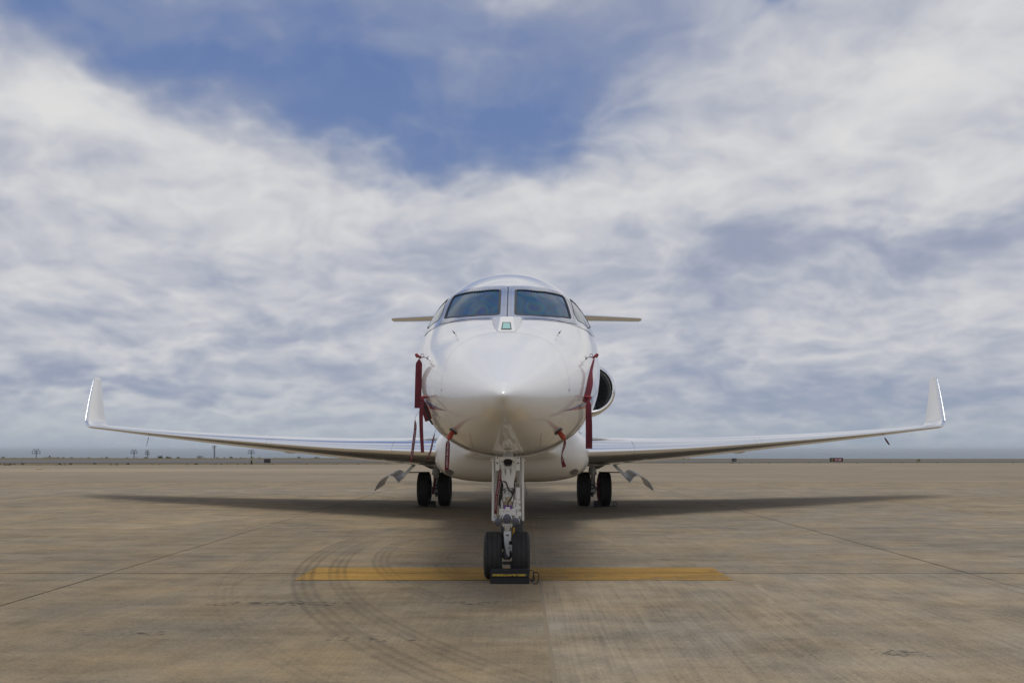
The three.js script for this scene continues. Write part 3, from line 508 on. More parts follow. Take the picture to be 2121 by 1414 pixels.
// belly fairing that carries the wing
{
  const bw = pchip([[13.2, .5], [14.5, .84], [14.65, 1.1], [14.8, 1.24], [15.05, 1.36], [15.5, 1.435], [16.2, 1.467], [17, 1.475], [22, 1.475], [24.5, 1.35], [27.5, .7]]), bb = pchip([[13.2, 1.42], [14.5, 1.28], [14.65, 1.13], [14.8, 1.03], [15.05, 0.94], [15.5, 0.865], [16.2, 0.828], [17, 0.815], [22, 0.83], [25, 1.05], [27.5, 1.42]]), bt = pchip([[13.2, 1.5], [14.6, 1.86], [16, 2.02], [22, 2.02], [27.5, 1.6]]);
  const ds = []; for (let d = 13.2; d < 17; d += 0.06) ds.push(d); for (let d = 17; d <= 27.51; d += 0.25) ds.push(d);
  const N = 96, pos = [], idx = [], C = 1.45;
  const pt = (d, f) => { const s = Math.sin(f), c = Math.cos(f), e = 2 / (c > 0 ? 2.6 : 3.5), w = bw(d); return P(w * Math.sign(s) * Math.abs(s) ** e, C + (c > 0 ? bt(d) - C : C - bb(d)) * Math.sign(c) * Math.abs(c) ** e, d); };
  ds.forEach((d) => { for (let k = 0; k < N; k++) pos.push(...pt(d, -Math.PI + 2 * Math.PI * k / N).toArray()); });
  for (let i = 0; i < ds.length - 1; i++) for (let k = 0; k < N; k++) { const a = i * N + k, b = i * N + (k + 1) % N; idx.push(a, b, a + N, b, b + N, a + N); }
  const c0 = pos.length / 3; pos.push(...P(0, 1.45, 13.05).toArray()); for (let k = 0; k < N; k++) idx.push(c0, (k + 1) % N, k);
  const g = new THREE.BufferGeometry(); g.setAttribute('position', new THREE.Float32BufferAttribute(pos, 3)); g.setIndex(idx); g.computeVertexNormals();
  const bf = add('belly_fairing', g, paint, jet);
  for (const s of [1, -1]) {
    const d = 14.93, f = s * 2.30, p = pt(d, f), a = pt(d + 0.05, f).sub(pt(d - 0.05, f)), b = pt(d, f + 0.03).sub(pt(d, f - 0.03)), n = a.cross(b).normalize(); if (n.z < 0) n.multiplyScalar(-1); n.lerp(V(0, 0, 1), 0.3).normalize();
    const L = part('landing_light', jet), disc = (r, h, off) => { const c = new THREE.CylinderGeometry(r, r, h, 28); c.applyQuaternion(new THREE.Quaternion().setFromUnitVectors(V(0, 1, 0), n)); c.translate(p.x + n.x * off, p.y + n.y * off, p.z + n.z * off); return c; };
    add('bezel', disc(0.085, 0.07, -0.008), steel, L); add('lens', disc(0.074, 0.006, 0.028), phy(rgb(0.10, 0.10, 0.10), { roughness: 0.12, clearcoat: 1, metalness: 0.3 }), L);
  }
  const ant = add('blade_antenna', merged(block(-0.62, 0.86, D0 - 16.1, 0.012, 0.05, 0.09), block(0.62, 0.86, D0 - 16.1, 0.012, 0.05, 0.09), block(-0.95, 0.93, D0 - 15.7, 0.012, 0.03, 0.05)), black, jet);
}
// lifting surfaces: a loft through sections that follow a path in (x, h)
const airfoil = (n) => { const r = []; for (let i = -n; i <= n; i++) { const t = Math.abs(i) / n, x = t * t * (1.3 - 0.3 * t * t) / 1.0, xx = Math.min(1, x), th = 5 * (0.2969 * Math.sqrt(xx) - 0.126 * xx - 0.3516 * xx * xx + 0.2843 * xx ** 3 - 0.1036 * xx ** 4); r.push([xx, Math.sign(i) * th, 0.06 * xx * (1 - xx) * 2]); } return r; };
function loft(sections, s, n, i0, i1) {
  // section: {x, h, d (leading edge), c (chord), t (thickness), roll (0 flat .. pi/2 upright), tw (nose up)}
  const af = airfoil(n), pos = [], idx = [], m = i1 - i0 + 1;
  for (const q of sections) for (let i = i0; i <= i1; i++) {
    const [ax, ay, cam] = af[i], up = (ay * q.t + cam * q.t * (q.cam ?? 1)) * q.c - ax * q.c * Math.tan(q.tw ?? 0);
    const p = P(s * (q.x - Math.sin(q.roll) * up), q.h + Math.cos(q.roll) * up, q.d + ax * q.c); pos.push(p.x, p.y, p.z);
  }
  for (let a = 0; a < sections.length - 1; a++) for (let i = 0; i < m - 1; i++) { const b = a * m + i; s > 0 ? idx.push(b, b + 1, b + m, b + 1, b + m + 1, b + m) : idx.push(b, b + m, b + 1, b + 1, b + m, b + m + 1); }
  const g = new THREE.BufferGeometry(); g.setAttribute('position', new THREE.Float32BufferAttribute(pos, 3)); g.setIndex(idx); g.computeVertexNormals(); return g;
}
const wingH = pchip([[1.2, 1.405], [2.17, 1.43], [3.96, 1.497], [5.31, 1.576], [8.52, 1.796], [10.45, 1.95], [12.6, 2.14], [13.0, 2.172]]), wingD = (x) => 15.95 + 0.727 * x, wingC = pchip([[1.2, 7.2], [4.6, 5.0], [8.5, 3.15], [13.0, 1.5]]), wingT = pchip([[1.2, 0.098], [5, 0.094], [13, 0.085]]);
for (const s of [1, -1]) {
  const wing = part('wing', jet), sec = [], N = 40, lead = 11;
  for (let i = 0; i <= 60; i++) { const x = mixn(1.2, 12.98, i / 60); sec.push({ x, h: wingH(x), d: wingD(x), c: wingC(x), t: wingT(x), roll: 0.05, tw: mixn(0.012, 0.0, i / 60) }); }
  const wl = [];
  for (let i = 0; i <= 8; i++) { const a = i / 8, th = a * 1.36, r = 0.24; wl.push({ x: 12.98 + r * Math.sin(th) + 0.1 * a, h: 2.172 + r * (1 - Math.cos(th)) + 0.02 * a, d: wingD(12.98) + 0.42 * a, c: mixn(1.5, 1.28, a), t: 0.085, roll: 0.05 + th * 0.99, tw: 0 }); }
  const e = wl[wl.length - 1];
  for (let i = 1; i <= 14; i++) { const a = i / 14; wl.push({ x: e.x + 0.45 * a, h: e.h + 1.45 * a, d: e.d + 1.42 * a - 0.12 * a * (1 - a), c: mixn(1.28, 0.46, a), t: 0.08, roll: 1.38, tw: 0 }); }
  const tip = wl[wl.length - 1]; wl.push({ ...tip, h: tip.h + 0.012, d: tip.d + 0.05, c: 0.36, t: 0.03 });
  add('leading_edge', loft(sec, s, N, N - lead, N + lead), polished, wing);
  add('lower_skin', loft(sec, s, N, 0, N - lead), paint, wing);
  add('upper_skin', loft(sec, s, N, N + lead, 2 * N), paint, wing);
  const wlet = part('winglet', wing);
  add('leading_edge', loft([sec[60], ...wl], s, N, N - lead, N + lead), polished, wlet);
  add('outer_skin', loft([sec[60], ...wl], s, N, 0, N - lead), paint, wlet);
  add('inner_skin', loft([sec[60], ...wl], s, N, N + lead, 2 * N), paint, wlet);
  // joints across the leading edge
  for (const x of [2.6, 5.9, 6.05, 8.3, 10.3]) {
    const q = { x, h: wingH(x), d: wingD(x), c: wingC(x), t: wingT(x) * 1.004, roll: 0.05, tw: 0.008 };
    add('leading_edge_joint', loft([{ ...q, d: q.d - 0.0015, x: x - 0.006 }, { ...q, d: q.d - 0.0015 + 0.00436, x: x + 0.006 }], s, N, N - lead + 2, N + lead - 2), seamMat, wing);
  }
  // flap track fairings and gear bay under the wing
  add('gear_bay', block(s * 2.15, 1.16, D0 - 22.2, 1.15, 0.16, 1.6, 0.05), std(rgb(0.16, 0.15, 0.13), { roughness: 0.8 }), wing);
  for (const [x, d] of [[3.6, 22.4], [6.2, 23.2]]) { const f = new THREE.SphereGeometry(1, 20, 12); f.scale(0.12, 0.14, 0.95); const p = P(s * x, wingH(x) - 0.14, d); f.translate(p.x, p.y, p.z); add('flap_track_fairing', f, paint, wing); }
}
// tail
{
  const fin = part('tail_fin', jet), secs = [];
  for (let i = 0; i <= 12; i++) { const a = i / 12; secs.push({ x: 0, h: 3.8 + 3.25 * a, d: 28.6 + 5.2 * a, c: mixn(6.2, 3.0, a), t: 0.1, roll: Math.PI / 2, tw: 0, cam: 0 }); }
  add('fin_leading_edge', loft(secs, 1, 30, 22, 38), polished, fin); add('fin_skin', loft(secs, 1, 30, 0, 22), paint, fin); add('fin_skin', loft(secs, 1, 30, 38, 60), paint, fin);
  const bl = new THREE.SphereGeometry(1, 24, 14); bl.scale(0.24, 0.24, 1.9); const bp = P(0, 7.12, 35.2); bl.translate(bp.x, bp.y, bp.z); add('tail_bullet', bl, paint, fin);
  for (const s of [1, -1]) {
    const st = part('tailplane', jet), q = [];
    for (let i = 0; i <= 24; i++) { const a = i / 24, x = 5.42 * a; q.push({ x, h: mixn(7.0, 7.2, a), d: 33.6 + 0.52 * x, c: mixn(2.9, 1.35, a), t: 0.085, roll: 0.03, tw: -0.03, cam: -0.6 }); }
    q.push({ ...q[24], x: 5.5, d: q[24].d + 0.2, c: 1.05, t: 0.07 }, { ...q[24], x: 5.53, d: q[24].d + 0.45, c: 0.7, t: 0.02 });
    add('tailplane_leading_edge', loft(q, s, 30, 18, 42), polished, st); add('tailplane_lower_skin', loft(q, s, 30, 0, 18), paint, st); add('tailplane_upper_skin', loft(q, s, 30, 42, 60), paint, st);
  }
}
// engines
for (const s of [1, -1]) {
  const en = part('engine', jet), c = P(s * 2.2, 3.225, 24.15);
  const lathe = (pts, seg = 72) => { const g = new THREE.LatheGeometry(pts.map(([r, d]) => new THREE.Vector2(r, d)), seg); g.rotateX(-Math.PI / 2); g.translate(c.x, c.y, c.z); return g; };   // d runs aft
  const lip = []; for (let i = 0; i <= 26; i++) { const a = Math.PI * (i / 26) - Math.PI / 2; lip.push(i < 13 ? [0.648 + 0.040 * Math.sin(a), 0.14 * (1 - Math.cos(a))] : [0.648 + 0.107 * Math.sin(a), 0.34 * (1 - Math.cos(a))]); }
  lip.unshift([0.606, 0.2]);
  add('inlet_lip', lathe(lip), polished, en);
  add('nacelle', lathe([[0.755, 0.34], [0.772, 0.7], [0.782, 1.3], [0.775, 2.4], [0.73, 3.6], [0.63, 4.7], [0.55, 5.3], [0.53, 5.3], [0.5, 4.6]]), paint, en);
  add('inlet_ring', lathe([[0.606, 0.2], [0.603, 0.40]]), paint, en);
  add('inlet_duct', lathe([[0.603, 0.40], [0.6, 0.55], [0.6, 1.0], [0.59, 1.3]]), std(rgb(0.24, 0.24, 0.235), { roughness: 0.5 }), en);
  add('acoustic_ring', lathe([[0.602, 0.44], [0.599, 0.45], [0.597, 0.60], [0.597, 0.66]]), std(rgb(0.09, 0.09, 0.09), { roughness: 0.6 }), en);
  add('fan_case', lathe([[0.005, 1.32], [0.6, 1.32]]), std(rgb(0.01, 0.01, 0.011), { roughness: 0.8 }), en);
  const hubG = lathe([[0.002, 0.62], [0.06, 0.68], [0.15, 0.86], [0.19, 1.1], [0.19, 1.3]], 32); add('spinner', hubG, std(rgb(0.05, 0.05, 0.052), { roughness: 0.4 }), en);
  const bladeMat = std(rgb(0.16, 0.16, 0.17), { metalness: 0.8, roughness: 0.35 }), nb = 24;
  const bg = new THREE.BufferGeometry(); { const pos = [], idx = [], m = 7; for (let i = 0; i < m; i++) { const t = i / (m - 1), r = mixn(0.17, 0.592, t), w = mixn(0.06, 0.095, t), tw = mixn(0.5, 1.05, t), sw = 0.10 * Math.sin(t * 2.4) ; for (const k of [-1, 0, 1]) { const u = k * w; pos.push(r * Math.cos((u * Math.sin(tw) + sw * 0.5) / r), r * Math.sin((u * Math.sin(tw) + sw * 0.5) / r), u * Math.cos(tw) + (k === 0 ? 0.012 : 0)); } } for (let i = 0; i < m - 1; i++) for (const k of [0, 1]) { const a = i * 3 + k; idx.push(a, a + 1, a + 3, a + 1, a + 4, a + 3); } bg.setAttribute('position', new THREE.Float32BufferAttribute(pos, 3)); bg.setIndex(idx); bg.computeVertexNormals(); }
  for (let k = 0; k < nb; k++) { const b = add('fan_blade', bg, bladeMat, en); b.position.set(c.x, c.y, c.z - 1.0); b.rotation.z = s * k * 2 * Math.PI / nb; }
  const py = part('engine_pylon', jet); add('pylon_skin', block(s * 1.35, 3.2, D0 - 27.2, 0.75, 0.22, 2.6, 0.1), paint, py);
}

// ---------------------------------------------------------------- landing gear
function tyreGeo(R, w, grooves, rimR) {                // lathe round x
  const h = w / 2, pr = [[rimR, -h * 0.62], [rimR + (R - rimR) * 0.25, -h * 0.92], [rimR + (R - rimR) * 0.5, -h], [rimR + (R - rimR) * 0.78, -h * 0.94], [R * 0.985, -h * 0.74]];
  const g = grooves, gw = w * 0.028, gd = R * 0.022;
  for (let i = 0; i < g; i++) { const x = mixn(-h * 0.55, h * 0.55, i / (g - 1)), crown = (q) => R - R * 0.012 * (q / h) ** 2; pr.push([crown(x - gw), x - gw], [crown(x) - gd, x - gw * 0.7], [crown(x) - gd, x + gw * 0.7], [crown(x + gw), x + gw]); }
  pr.push([R * 0.985, h * 0.74], [rimR + (R - rimR) * 0.78, h * 0.94], [rimR + (R - rimR) * 0.5, h], [rimR + (R - rimR) * 0.25, h * 0.92], [rimR, h * 0.62]);
  const l = new THREE.LatheGeometry(pr.map(([r, x]) => new THREE.Vector2(r, x)), 64); l.rotateZ(Math.PI / 2); return l;
}
function rimGeo(R, w) { const l = new THREE.LatheGeometry([[0.001, w * 0.30], [R * 0.35, w * 0.32], [R * 0.5, w * 0.2], [R * 0.8, w * 0.16], [R * 0.96, w * 0.3], [R * 1.02, w * 0.33], [R * 1.02, -w * 0.33], [R * 0.96, -w * 0.3], [R * 0.8, -w * 0.16], [R * 0.5, -w * 0.2], [R * 0.35, -w * 0.32], [0.001, -w * 0.30]].map(([r, x]) => new THREE.Vector2(r, x)), 40); l.rotateZ(Math.PI / 2); return l; }
function wheel(parent, x, h, d, R, w, grooves, rimR) {
  const g = part('wheel', parent); g.position.copy(P(x, h, d));
  add('tyre', tyreGeo(R, w, grooves, rimR), tyreMat, g); add('rim', rimGeo(rimR, w), gearWhite, g); return g;
}
const lensMat = (() => {                               // faceted lamp lens
  const t = dataTex(128, 128, (u, v, c) => { const k = 0.55 + 0.5 * vn(u * 34, v * 34) + 0.25 * (Math.sin(u * 75) * Math.sin(v * 75)); c[0] = toS(0.11 * k); c[1] = toS(0.115 * k); c[2] = toS(0.15 * k); });
  return phy(0xffffff, { map: t, roughness: 0.3, clearcoat: 0.35, clearcoatRoughness: 0.06, metalness: 0.2 });
})();
function lamp(parent, x, h, d, r, name) {
  const g = part(name, parent), c = P(x, h, d);
  const body = new THREE.LatheGeometry([[0.004, -0.09], [r * 0.45, -0.088], [r * 0.8, -0.05], [r * 1.0, -0.012], [r * 1.06, -0.008], [r * 1.06, 0.006], [r * 0.96, 0.009]].map(([a, b]) => new THREE.Vector2(a, b)), 32); body.rotateX(Math.PI / 2); body.translate(c.x, c.y, c.z);
  add('lamp_shell', body, brushed, g);
  const lens = new THREE.SphereGeometry(r * 4, 24, 8, 0, Math.PI * 2, 0, Math.asin(0.24)); lens.rotateX(Math.PI / 2); lens.translate(c.x, c.y, c.z + 0.006 - r * 4 * 0.971);
  const uv = lens.attributes.uv, p = lens.attributes.position; for (let i = 0; i < p.count; i++) uv.setXY(i, 0.5 + (p.getX(i) - c.x) / r / 2, 0.5 + (p.getY(i) - c.y) / r / 2);
  add('lens', lens, lensMat, g);
}
{
  const ng = part('nose_gear', jet), d = D0, Z = 0;
  const B = (x, h, dd, sx, sy, sz, r, rot) => block(x, h, D0 - dd, sx, sy, sz, r, rot);
  wheel(ng, -0.158, 0.264, d, 0.265, 0.2, 3, 0.135); wheel(ng, 0.160, 0.264, d, 0.265, 0.2, 3, 0.135);
  add('axle', merged(bar(P(-0.15, 0.264, d), P(0.15, 0.264, d), 0.03), B(0, 0.27, d, 0.09, 0.11, 0.11, 0.02)), darkSteel, ng);
  add('piston', bar(P(0.005, 0.27, d), P(0.005, 0.72, d), 0.033), steel, ng);
  add('fork', merged(B(-0.035, 0.42, d + 0.06, 0.022, 0.30, 0.07, 0.008, [0, 0, 0.12]), B(0.05, 0.42, d + 0.06, 0.022, 0.30, 0.07, 0.008, [0, 0, -0.1]), B(0, 0.17, d + 0.02, 0.1, 0.03, 0.06, 0.01), B(0.052, 0.14, d + 0.02, 0.03, 0.1, 0.07, 0.01), B(-0.06, 0.1, d + 0.02, 0.03, 0.05, 0.06, 0.01)), darkSteel, ng);
  // torque arm plate with its steps
  const sh = new THREE.Shape(); [[-0.032, 0.535], [0.047, 0.535], [0.047, 0.43], [0.022, 0.43], [0.022, 0.385], [0.058, 0.385], [0.058, 0.325], [0.028, 0.32], [0.028, 0.262], [0.014, 0.258], [-0.004, 0.29], [-0.028, 0.41]].forEach(([x, y], i) => i ? sh.lineTo(x, y) : sh.moveTo(x, y));
  const ta = new THREE.ExtrudeGeometry(sh, { depth: 0.018, bevelEnabled: true, bevelSize: 0.003, bevelThickness: 0.003, bevelSegments: 1 }); ta.translate(0, 0, D0 - (d - 0.06));
  add('torque_arm', ta, std(rgb(0.62, 0.64, 0.63), { roughness: 0.45 }), ng);
  add('data_plate', B(0.008, 0.495, d - 0.083, 0.03, 0.018, 0.003, 0.001), darkSteel, ng); add('data_plate', B(0.03, 0.352, d - 0.083, 0.016, 0.012, 0.003, 0.001), darkSteel, ng);
  // dark shimmy guard behind the wheels, tow-limit strap
  add('rear_guard', merged(B(-0.055, 0.47, d + 0.16, 0.04, 0.32, 0.05, 0.01), B(0.12, 0.49, d + 0.17, 0.14, 0.34, 0.04, 0.02)), darkSteel, ng);
  add('yellow_strap', B(0.073, 0.50, d - 0.03, 0.024, 0.16, 0.006, 0.002, [0, 0, -0.12]), std(rgb(0.50, 0.30, 0.03), { roughness: 0.7 }), ng);
  // strut and brace
  add('strut', merged(bar(P(0.01, 0.66, d + 0.01), P(0.01, 1.02, d + 0.03), 0.058, 0.055, 20), bar(P(0.01, 1.02, d + 0.03), P(0.01, 1.40, d + 0.10), 0.05, 0.06, 20)), gearWhite, ng);
  const yb = new THREE.Shape(); [[-0.078, 1.31], [-0.042, 1.31], [-0.038, 1.235], [-0.012, 1.15], [0.0, 1.235], [0.026, 1.235], [0.042, 1.15], [0.062, 1.235], [0.068, 1.31], [0.098, 1.31], [0.1, 1.225], [0.075, 1.1], [0.068, 1.03], [-0.03, 1.03], [-0.045, 1.1], [-0.075, 1.215]].forEach(([x, y], i) => i ? yb.lineTo(x, y) : yb.moveTo(x, y));
  const yg = new THREE.ExtrudeGeometry(yb, { depth: 0.03, bevelEnabled: true, bevelSize: 0.006, bevelThickness: 0.008, bevelSegments: 2 }); yg.translate(0, 0, D0 - (d - 0.03));
  add('drag_brace', yg, gearWhite, ng);
  add('brace_tube', merged(bar(P(-0.05, 1.25, d - 0.02), P(0.075, 1.25, d - 0.02), 0.022), B(0.012, 1.205, d + 0.0, 0.07, 0.02, 0.03, 0.005)), gearWhite, ng);
  for (const x of [-0.105, 0.125]) { const l = part('hinge_lug', ng); add('lug', merged(B(x, 1.30, d - 0.11, 0.042, 0.16, 0.03, 0.006)), gearWhite, l); for (const [h, r] of [[1.305, 0.010], [1.365, 0.007]]) add('lug_bolt', bar(P(x, h, d - 0.128), P(x, h, d - 0.12), r, r, 8), darkSteel, l); }
  const ar = new THREE.Shape(); ar.moveTo(-0.125, 1.372); ar.lineTo(0.145, 1.372); ar.lineTo(0.145, 1.318); ar.lineTo(0.095, 1.318); ar.quadraticCurveTo(0.012, 1.392, -0.07, 1.318); ar.lineTo(-0.125, 1.318);
  const ag = new THREE.ExtrudeGeometry(ar, { depth: 0.02, bevelEnabled: true, bevelSize: 0.003, bevelThickness: 0.003, bevelSegments: 1 }); ag.translate(0, 0, D0 - (d - 0.085)); add('arch_frame', ag, gearWhite, ng);
  add('retract_motor', merged(bar(P(0.012, 1.315, d - 0.02), P(0.012, 1.315, d + 0.08), 0.048, 0.048, 24)), black, ng);
  add('bay_shadow_plate', B(0.01, 1.415, d + 0.1, 0.36, 0.02, 0.3, 0.004), std(rgb(0.06, 0.06, 0.055), { roughness: 0.9 }), ng);  // dark plate added to stand in for the shadow inside the gear bay
  // doors either side of the bay
  for (const s of [-1, 1]) {
    const x = s < 0 ? -0.155 : 0.178, door = part('nose_gear_door', jet);
    const pts = [[0, 1.36], [0, 0.655], [0.05, 0.645], [0.75, 0.66], [0.82, 0.72], [0.9, 1.36]].map(([a, b]) => new THREE.Vector2(a, b)), g = new THREE.ExtrudeGeometry(new THREE.Shape(pts), { depth: 0.016, bevelEnabled: true, bevelSize: 0.006, bevelThickness: 0.006, bevelSegments: 2 });
    g.translate(0, 0, -0.008); g.rotateY(Math.PI / 2 ); const q = g.attributes.position; for (let i = 0; i < q.count; i++) q.setX(i, q.getX(i) + x + s * (q.getY(i) < 1.0 ? 0.004 : 0) - s * 0.06 * Math.max(0, -q.getZ(i))); g.translate(0, 0, D0 - (d + 0.02)); g.computeVertexNormals();
    add('door_skin', g, gearWhite, door);
    add('door_stiffener', merged(B(x - s * 0.022, 1.0, d + 0.06, 0.03, 0.68, 0.012, 0.004)), gearWhite, door);
    add('door_hinge', B(x + s * 0.005, 1.335, d - 0.01, 0.05, 0.02, 0.06, 0.004), gearWhite, door);
  }
  // steering collar, tan insulator, purple connector, manifold
  add('steering_collar', merged(bar(P(0.01, 0.965, d + 0.02), P(0.01, 0.99, d + 0.02), 0.075, 0.075, 24), bar(P(0.01, 1.0, d + 0.02), P(0.01, 1.012, d + 0.02), 0.085, 0.085, 24)), steel, ng);
  add('insulator', bar(P(0.012, 0.835, d - 0.005), P(0.012, 0.92, d - 0.005), 0.062, 0.058, 24), std(rgb(0.46, 0.38, 0.24), { roughness: 0.7 }), ng);
  add('purple_connector', B(0.013, 0.808, d - 0.085, 0.085, 0.036, 0.04, 0.004), std(rgb(0.17, 0.025, 0.33), { roughness: 0.4 }), ng);
  add('manifold', merged(B(0.01, 0.755, d - 0.05, 0.19, 0.085, 0.09, 0.012), B(0.01, 0.79, d - 0.10, 0.052, 0.05, 0.03, 0.006), B(-0.055, 0.83, d - 0.03, 0.028, 0.12, 0.05, 0.008, [0, 0, 0.12]), B(0.085, 0.835, d - 0.03, 0.028, 0.12, 0.05, 0.008, [0, 0, -0.12]), B(-0.03, 0.90, d - 0.05, 0.022, 0.06, 0.04, 0.006), B(0.06, 0.90, d - 0.05, 0.022, 0.06, 0.04, 0.006), B(0.005, 0.61, d - 0.02, 0.12, 0.03, 0.08, 0.006), B(0.005, 0.66, d + 0.0, 0.1, 0.1, 0.08, 0.01)), gearWhite, ng);
  for (let i = 0; i < 6; i++) add('manifold_bolt', bar(P(-0.07 + i * 0.032, 0.735 + (i % 2) * 0.03, d - 0.103), P(-0.07 + i * 0.032, 0.735 + (i % 2) * 0.03, d - 0.092), 0.006, 0.006, 6), steel, ng);
  for (let i = 0; i < 5; i++) add('guide_pin', B(-0.035 + i * 0.022, 0.588, d - 0.06, 0.009, 0.016, 0.01, 0.002), gearWhite, ng);
  // actuator and its fittings on the right
  add('actuator', merged(bar(P(0.118, 0.90, d - 0.03), P(0.118, 1.02, d - 0.03), 0.029, 0.029, 18), bar(P(0.118, 1.02, d - 0.03), P(0.118, 1.03, d - 0.03), 0.033, 0.033, 18), bar(P(0.122, 0.76, d - 0.03), P(0.118, 0.90, d - 0.03), 0.019, 0.023), B(0.128, 0.865, d - 0.05, 0.05, 0.034, 0.045, 0.01), B(0.12, 0.80, d - 0.05, 0.07, 0.028, 0.05, 0.008), B(0.135, 0.73, d - 0.045, 0.055, 0.05, 0.05, 0.01), B(0.11, 0.70, d - 0.05, 0.045, 0.035, 0.04, 0.008)), gearWhite, ng);
  add('hydraulic_hose', hose([P(0.013, 0.82, d - 0.1), P(0.013, 0.86, d - 0.13), P(0.055, 0.92, d - 0.12), P(0.062, 0.965, d - 0.11), P(0.03, 1.0, d - 0.1), P(0.012, 1.03, d - 0.09), P(-0.01, 1.085, d - 0.08), P(-0.045, 1.105, d - 0.06)], 0.0075, 48), black, ng);
  add('hydraulic_hose', hose([P(-0.045, 1.12, d - 0.05), P(-0.06, 1.05, d - 0.06), P(-0.07, 0.98, d - 0.07), P(-0.08, 0.9, d - 0.08), P(-0.085, 0.83, d - 0.06)], 0.012), black, ng);
  add('hydraulic_hose', hose([P(-0.035, 1.11, d - 0.05), P(-0.048, 1.03, d - 0.07), P(-0.055, 0.95, d - 0.07), P(-0.075, 0.86, d - 0.07), P(-0.07, 0.775, d - 0.06)], 0.006), black, ng);
  add('hydraulic_hose', hose([P(0.07, 1.10, d - 0.05), P(0.088, 1.06, d - 0.05), P(0.088, 1.0, d - 0.05), P(0.068, 0.95, d - 0.06)], 0.008), black, ng);
  add('hydraulic_hose', hose([P(0.075, 1.1, d - 0.04), P(0.105, 1.08, d - 0.04), P(0.118, 1.03, d - 0.03)], 0.005), black, ng);
  add('hydraulic_hose', hose([P(0.1, 1.06, d - 0.04), P(0.13, 1.06, d - 0.04), P(0.136, 1.03, d - 0.03)], 0.0035), black, ng);
  add('wire_loop', new THREE.TorusGeometry(0.011, 0.0025, 6, 14).translate(-0.03, 0.912, D0 - (d - 0.1)), steel, ng);
  lamp(ng, 0.004, 0.682, d - 0.12, 0.052, 'taxi_light'); lamp(ng, -0.098, 0.648, d - 0.10, 0.043, 'taxi_light'); lamp(ng, 0.104, 0.648, d - 0.10, 0.043, 'taxi_light');
  add('lamp_bracket', merged(bar(P(-0.098, 0.648, d - 0.05), P(-0.05, 0.72, d - 0.03), 0.012), bar(P(0.104, 0.648, d - 0.05), P(0.07, 0.72, d - 0.03), 0.012)), gearWhite, ng);
}
for (const s of [-1, 1]) {
  const mg = part('main_gear', jet), d = 21.8, X = s * 2.075;
  wheel(mg, s * 2.352, 0.441, d, 0.442, 0.32, 5, 0.25); wheel(mg, s * 1.816, 0.441, d, 0.442, 0.32, 5, 0.25);
  add('axle', merged(bar(P(s * 1.7, 0.441, d), P(s * 2.45, 0.441, d), 0.06), bar(P(X - s * 0.03, 0.3, d), P(X - s * 0.03, 0.6, d), 0.085, 0.08)), gearWhite, mg);
  add('strut', merged(bar(P(X - s * 0.02, 0.5, d), P(X - s * 0.02, 0.82, d), 0.06), bar(P(X - s * 0.02, 0.8, d), P(X - s * 0.02, 1.26, d + 0.05), 0.095), bar(P(X - s * 0.02, 0.84, d - 0.01), P(X - s * 0.02, 0.86, d - 0.01), 0.105)), gearWhite, mg);
  add('side_brace', merged(bar(P(X, 1.05, d), P(s * 1.6, 1.2, d + 0.1), 0.04), block(X + s * 0.2, 1.08, D0 - d - 0.05, 0.34, 0.14, 0.3, 0.04, [0, 0, s * 0.45]), block(X - s * 0.02, 1.15, D0 - d, 0.36, 0.1, 0.3, 0.03)), std(rgb(0.24, 0.23, 0.20), { roughness: 0.6 }), mg);
  add('torque_link', merged(block(X - s * 0.05, 0.45, D0 - d + 0.16, 0.16, 0.2, 0.05, 0.03), bar(P(X - s * 0.05, 0.62, d - 0.09), P(X - s * 0.05, 0.45, d - 0.17), 0.035)), gearWhite, mg);
  add('link_eye', new THREE.TorusGeometry(0.045, 0.018, 8, 18).translate(X - s * 0.05, 0.5, D0 - d + 0.19), darkSteel, mg);
  add('brake_line', hose([P(X - s * 0.12, 1.0, d - 0.05), P(X - s * 0.14, 0.7, d - 0.08), P(X - s * 0.1, 0.5, d - 0.1), P(X - s * 0.16, 0.3, d - 0.05)], 0.012), black, mg);
  add('brake_unit', merged(bar(P(s * 1.92, 0.441, d), P(s * 2.0, 0.441, d), 0.2, 0.19, 24), bar(P(s * 2.16, 0.441, d), P(s * 2.25, 0.441, d), 0.2, 0.19, 24)), darkSteel, mg);
  add('tow_fitting', merged(bar(P(X - s * 0.06, 0.42, d - 0.1), P(X - s * 0.04, 0.24, d - 0.12), 0.03)), darkSteel, mg);
  // gear door: straight arm, then a curved skin that hangs out over the ground
  const door = part('main_gear_door', jet), prof = [[2.50, 1.045], [2.62, 0.93], [2.76, 0.79], [2.885, 0.655], [2.915, 0.625], [2.95, 0.65], [2.99, 0.71], [3.05, 0.775], [3.12, 0.80], [3.22, 0.775], [3.34, 0.70], [3.42, 0.62], [3.49, 0.50], [3.52, 0.42]];
  const cp = new THREE.CatmullRomCurve3(prof.map(([x, y]) => V(x, y, 0)), false, 'centripetal').getPoints(48), pos = [], idx = [];
  const n = cp.length, T = 0.018;
  for (const [dd, lift, k0] of [[21.05, 0, 0], [22.3, 0.11, 0]]) for (const off of [0, T]) cp.forEach((p, i) => {
    const a = cp[Math.max(0, i - 1)], b = cp[Math.min(n - 1, i + 1)], l = Math.hypot(b.x - a.x, b.y - a.y), nx = -(b.y - a.y) / l, ny = (b.x - a.x) / l, arm = sstep(3.0, 2.8, p.x), far = dd > 22 ? 1 : 0;
    const v = P(s * (p.x + nx * off - far * 0.05 * (1 - arm) + far * 0.03 * arm), p.y + ny * off + lift * (1 - 0.25 * arm), mixn(dd, 21.05 + far * 0.30, arm)); pos.push(v.x, v.y, v.z);
  });
  const q = (a, b, c, e) => { const t = s > 0 ? [a, b, c, b, e, c] : [a, c, b, b, c, e]; idx.push(...t); };
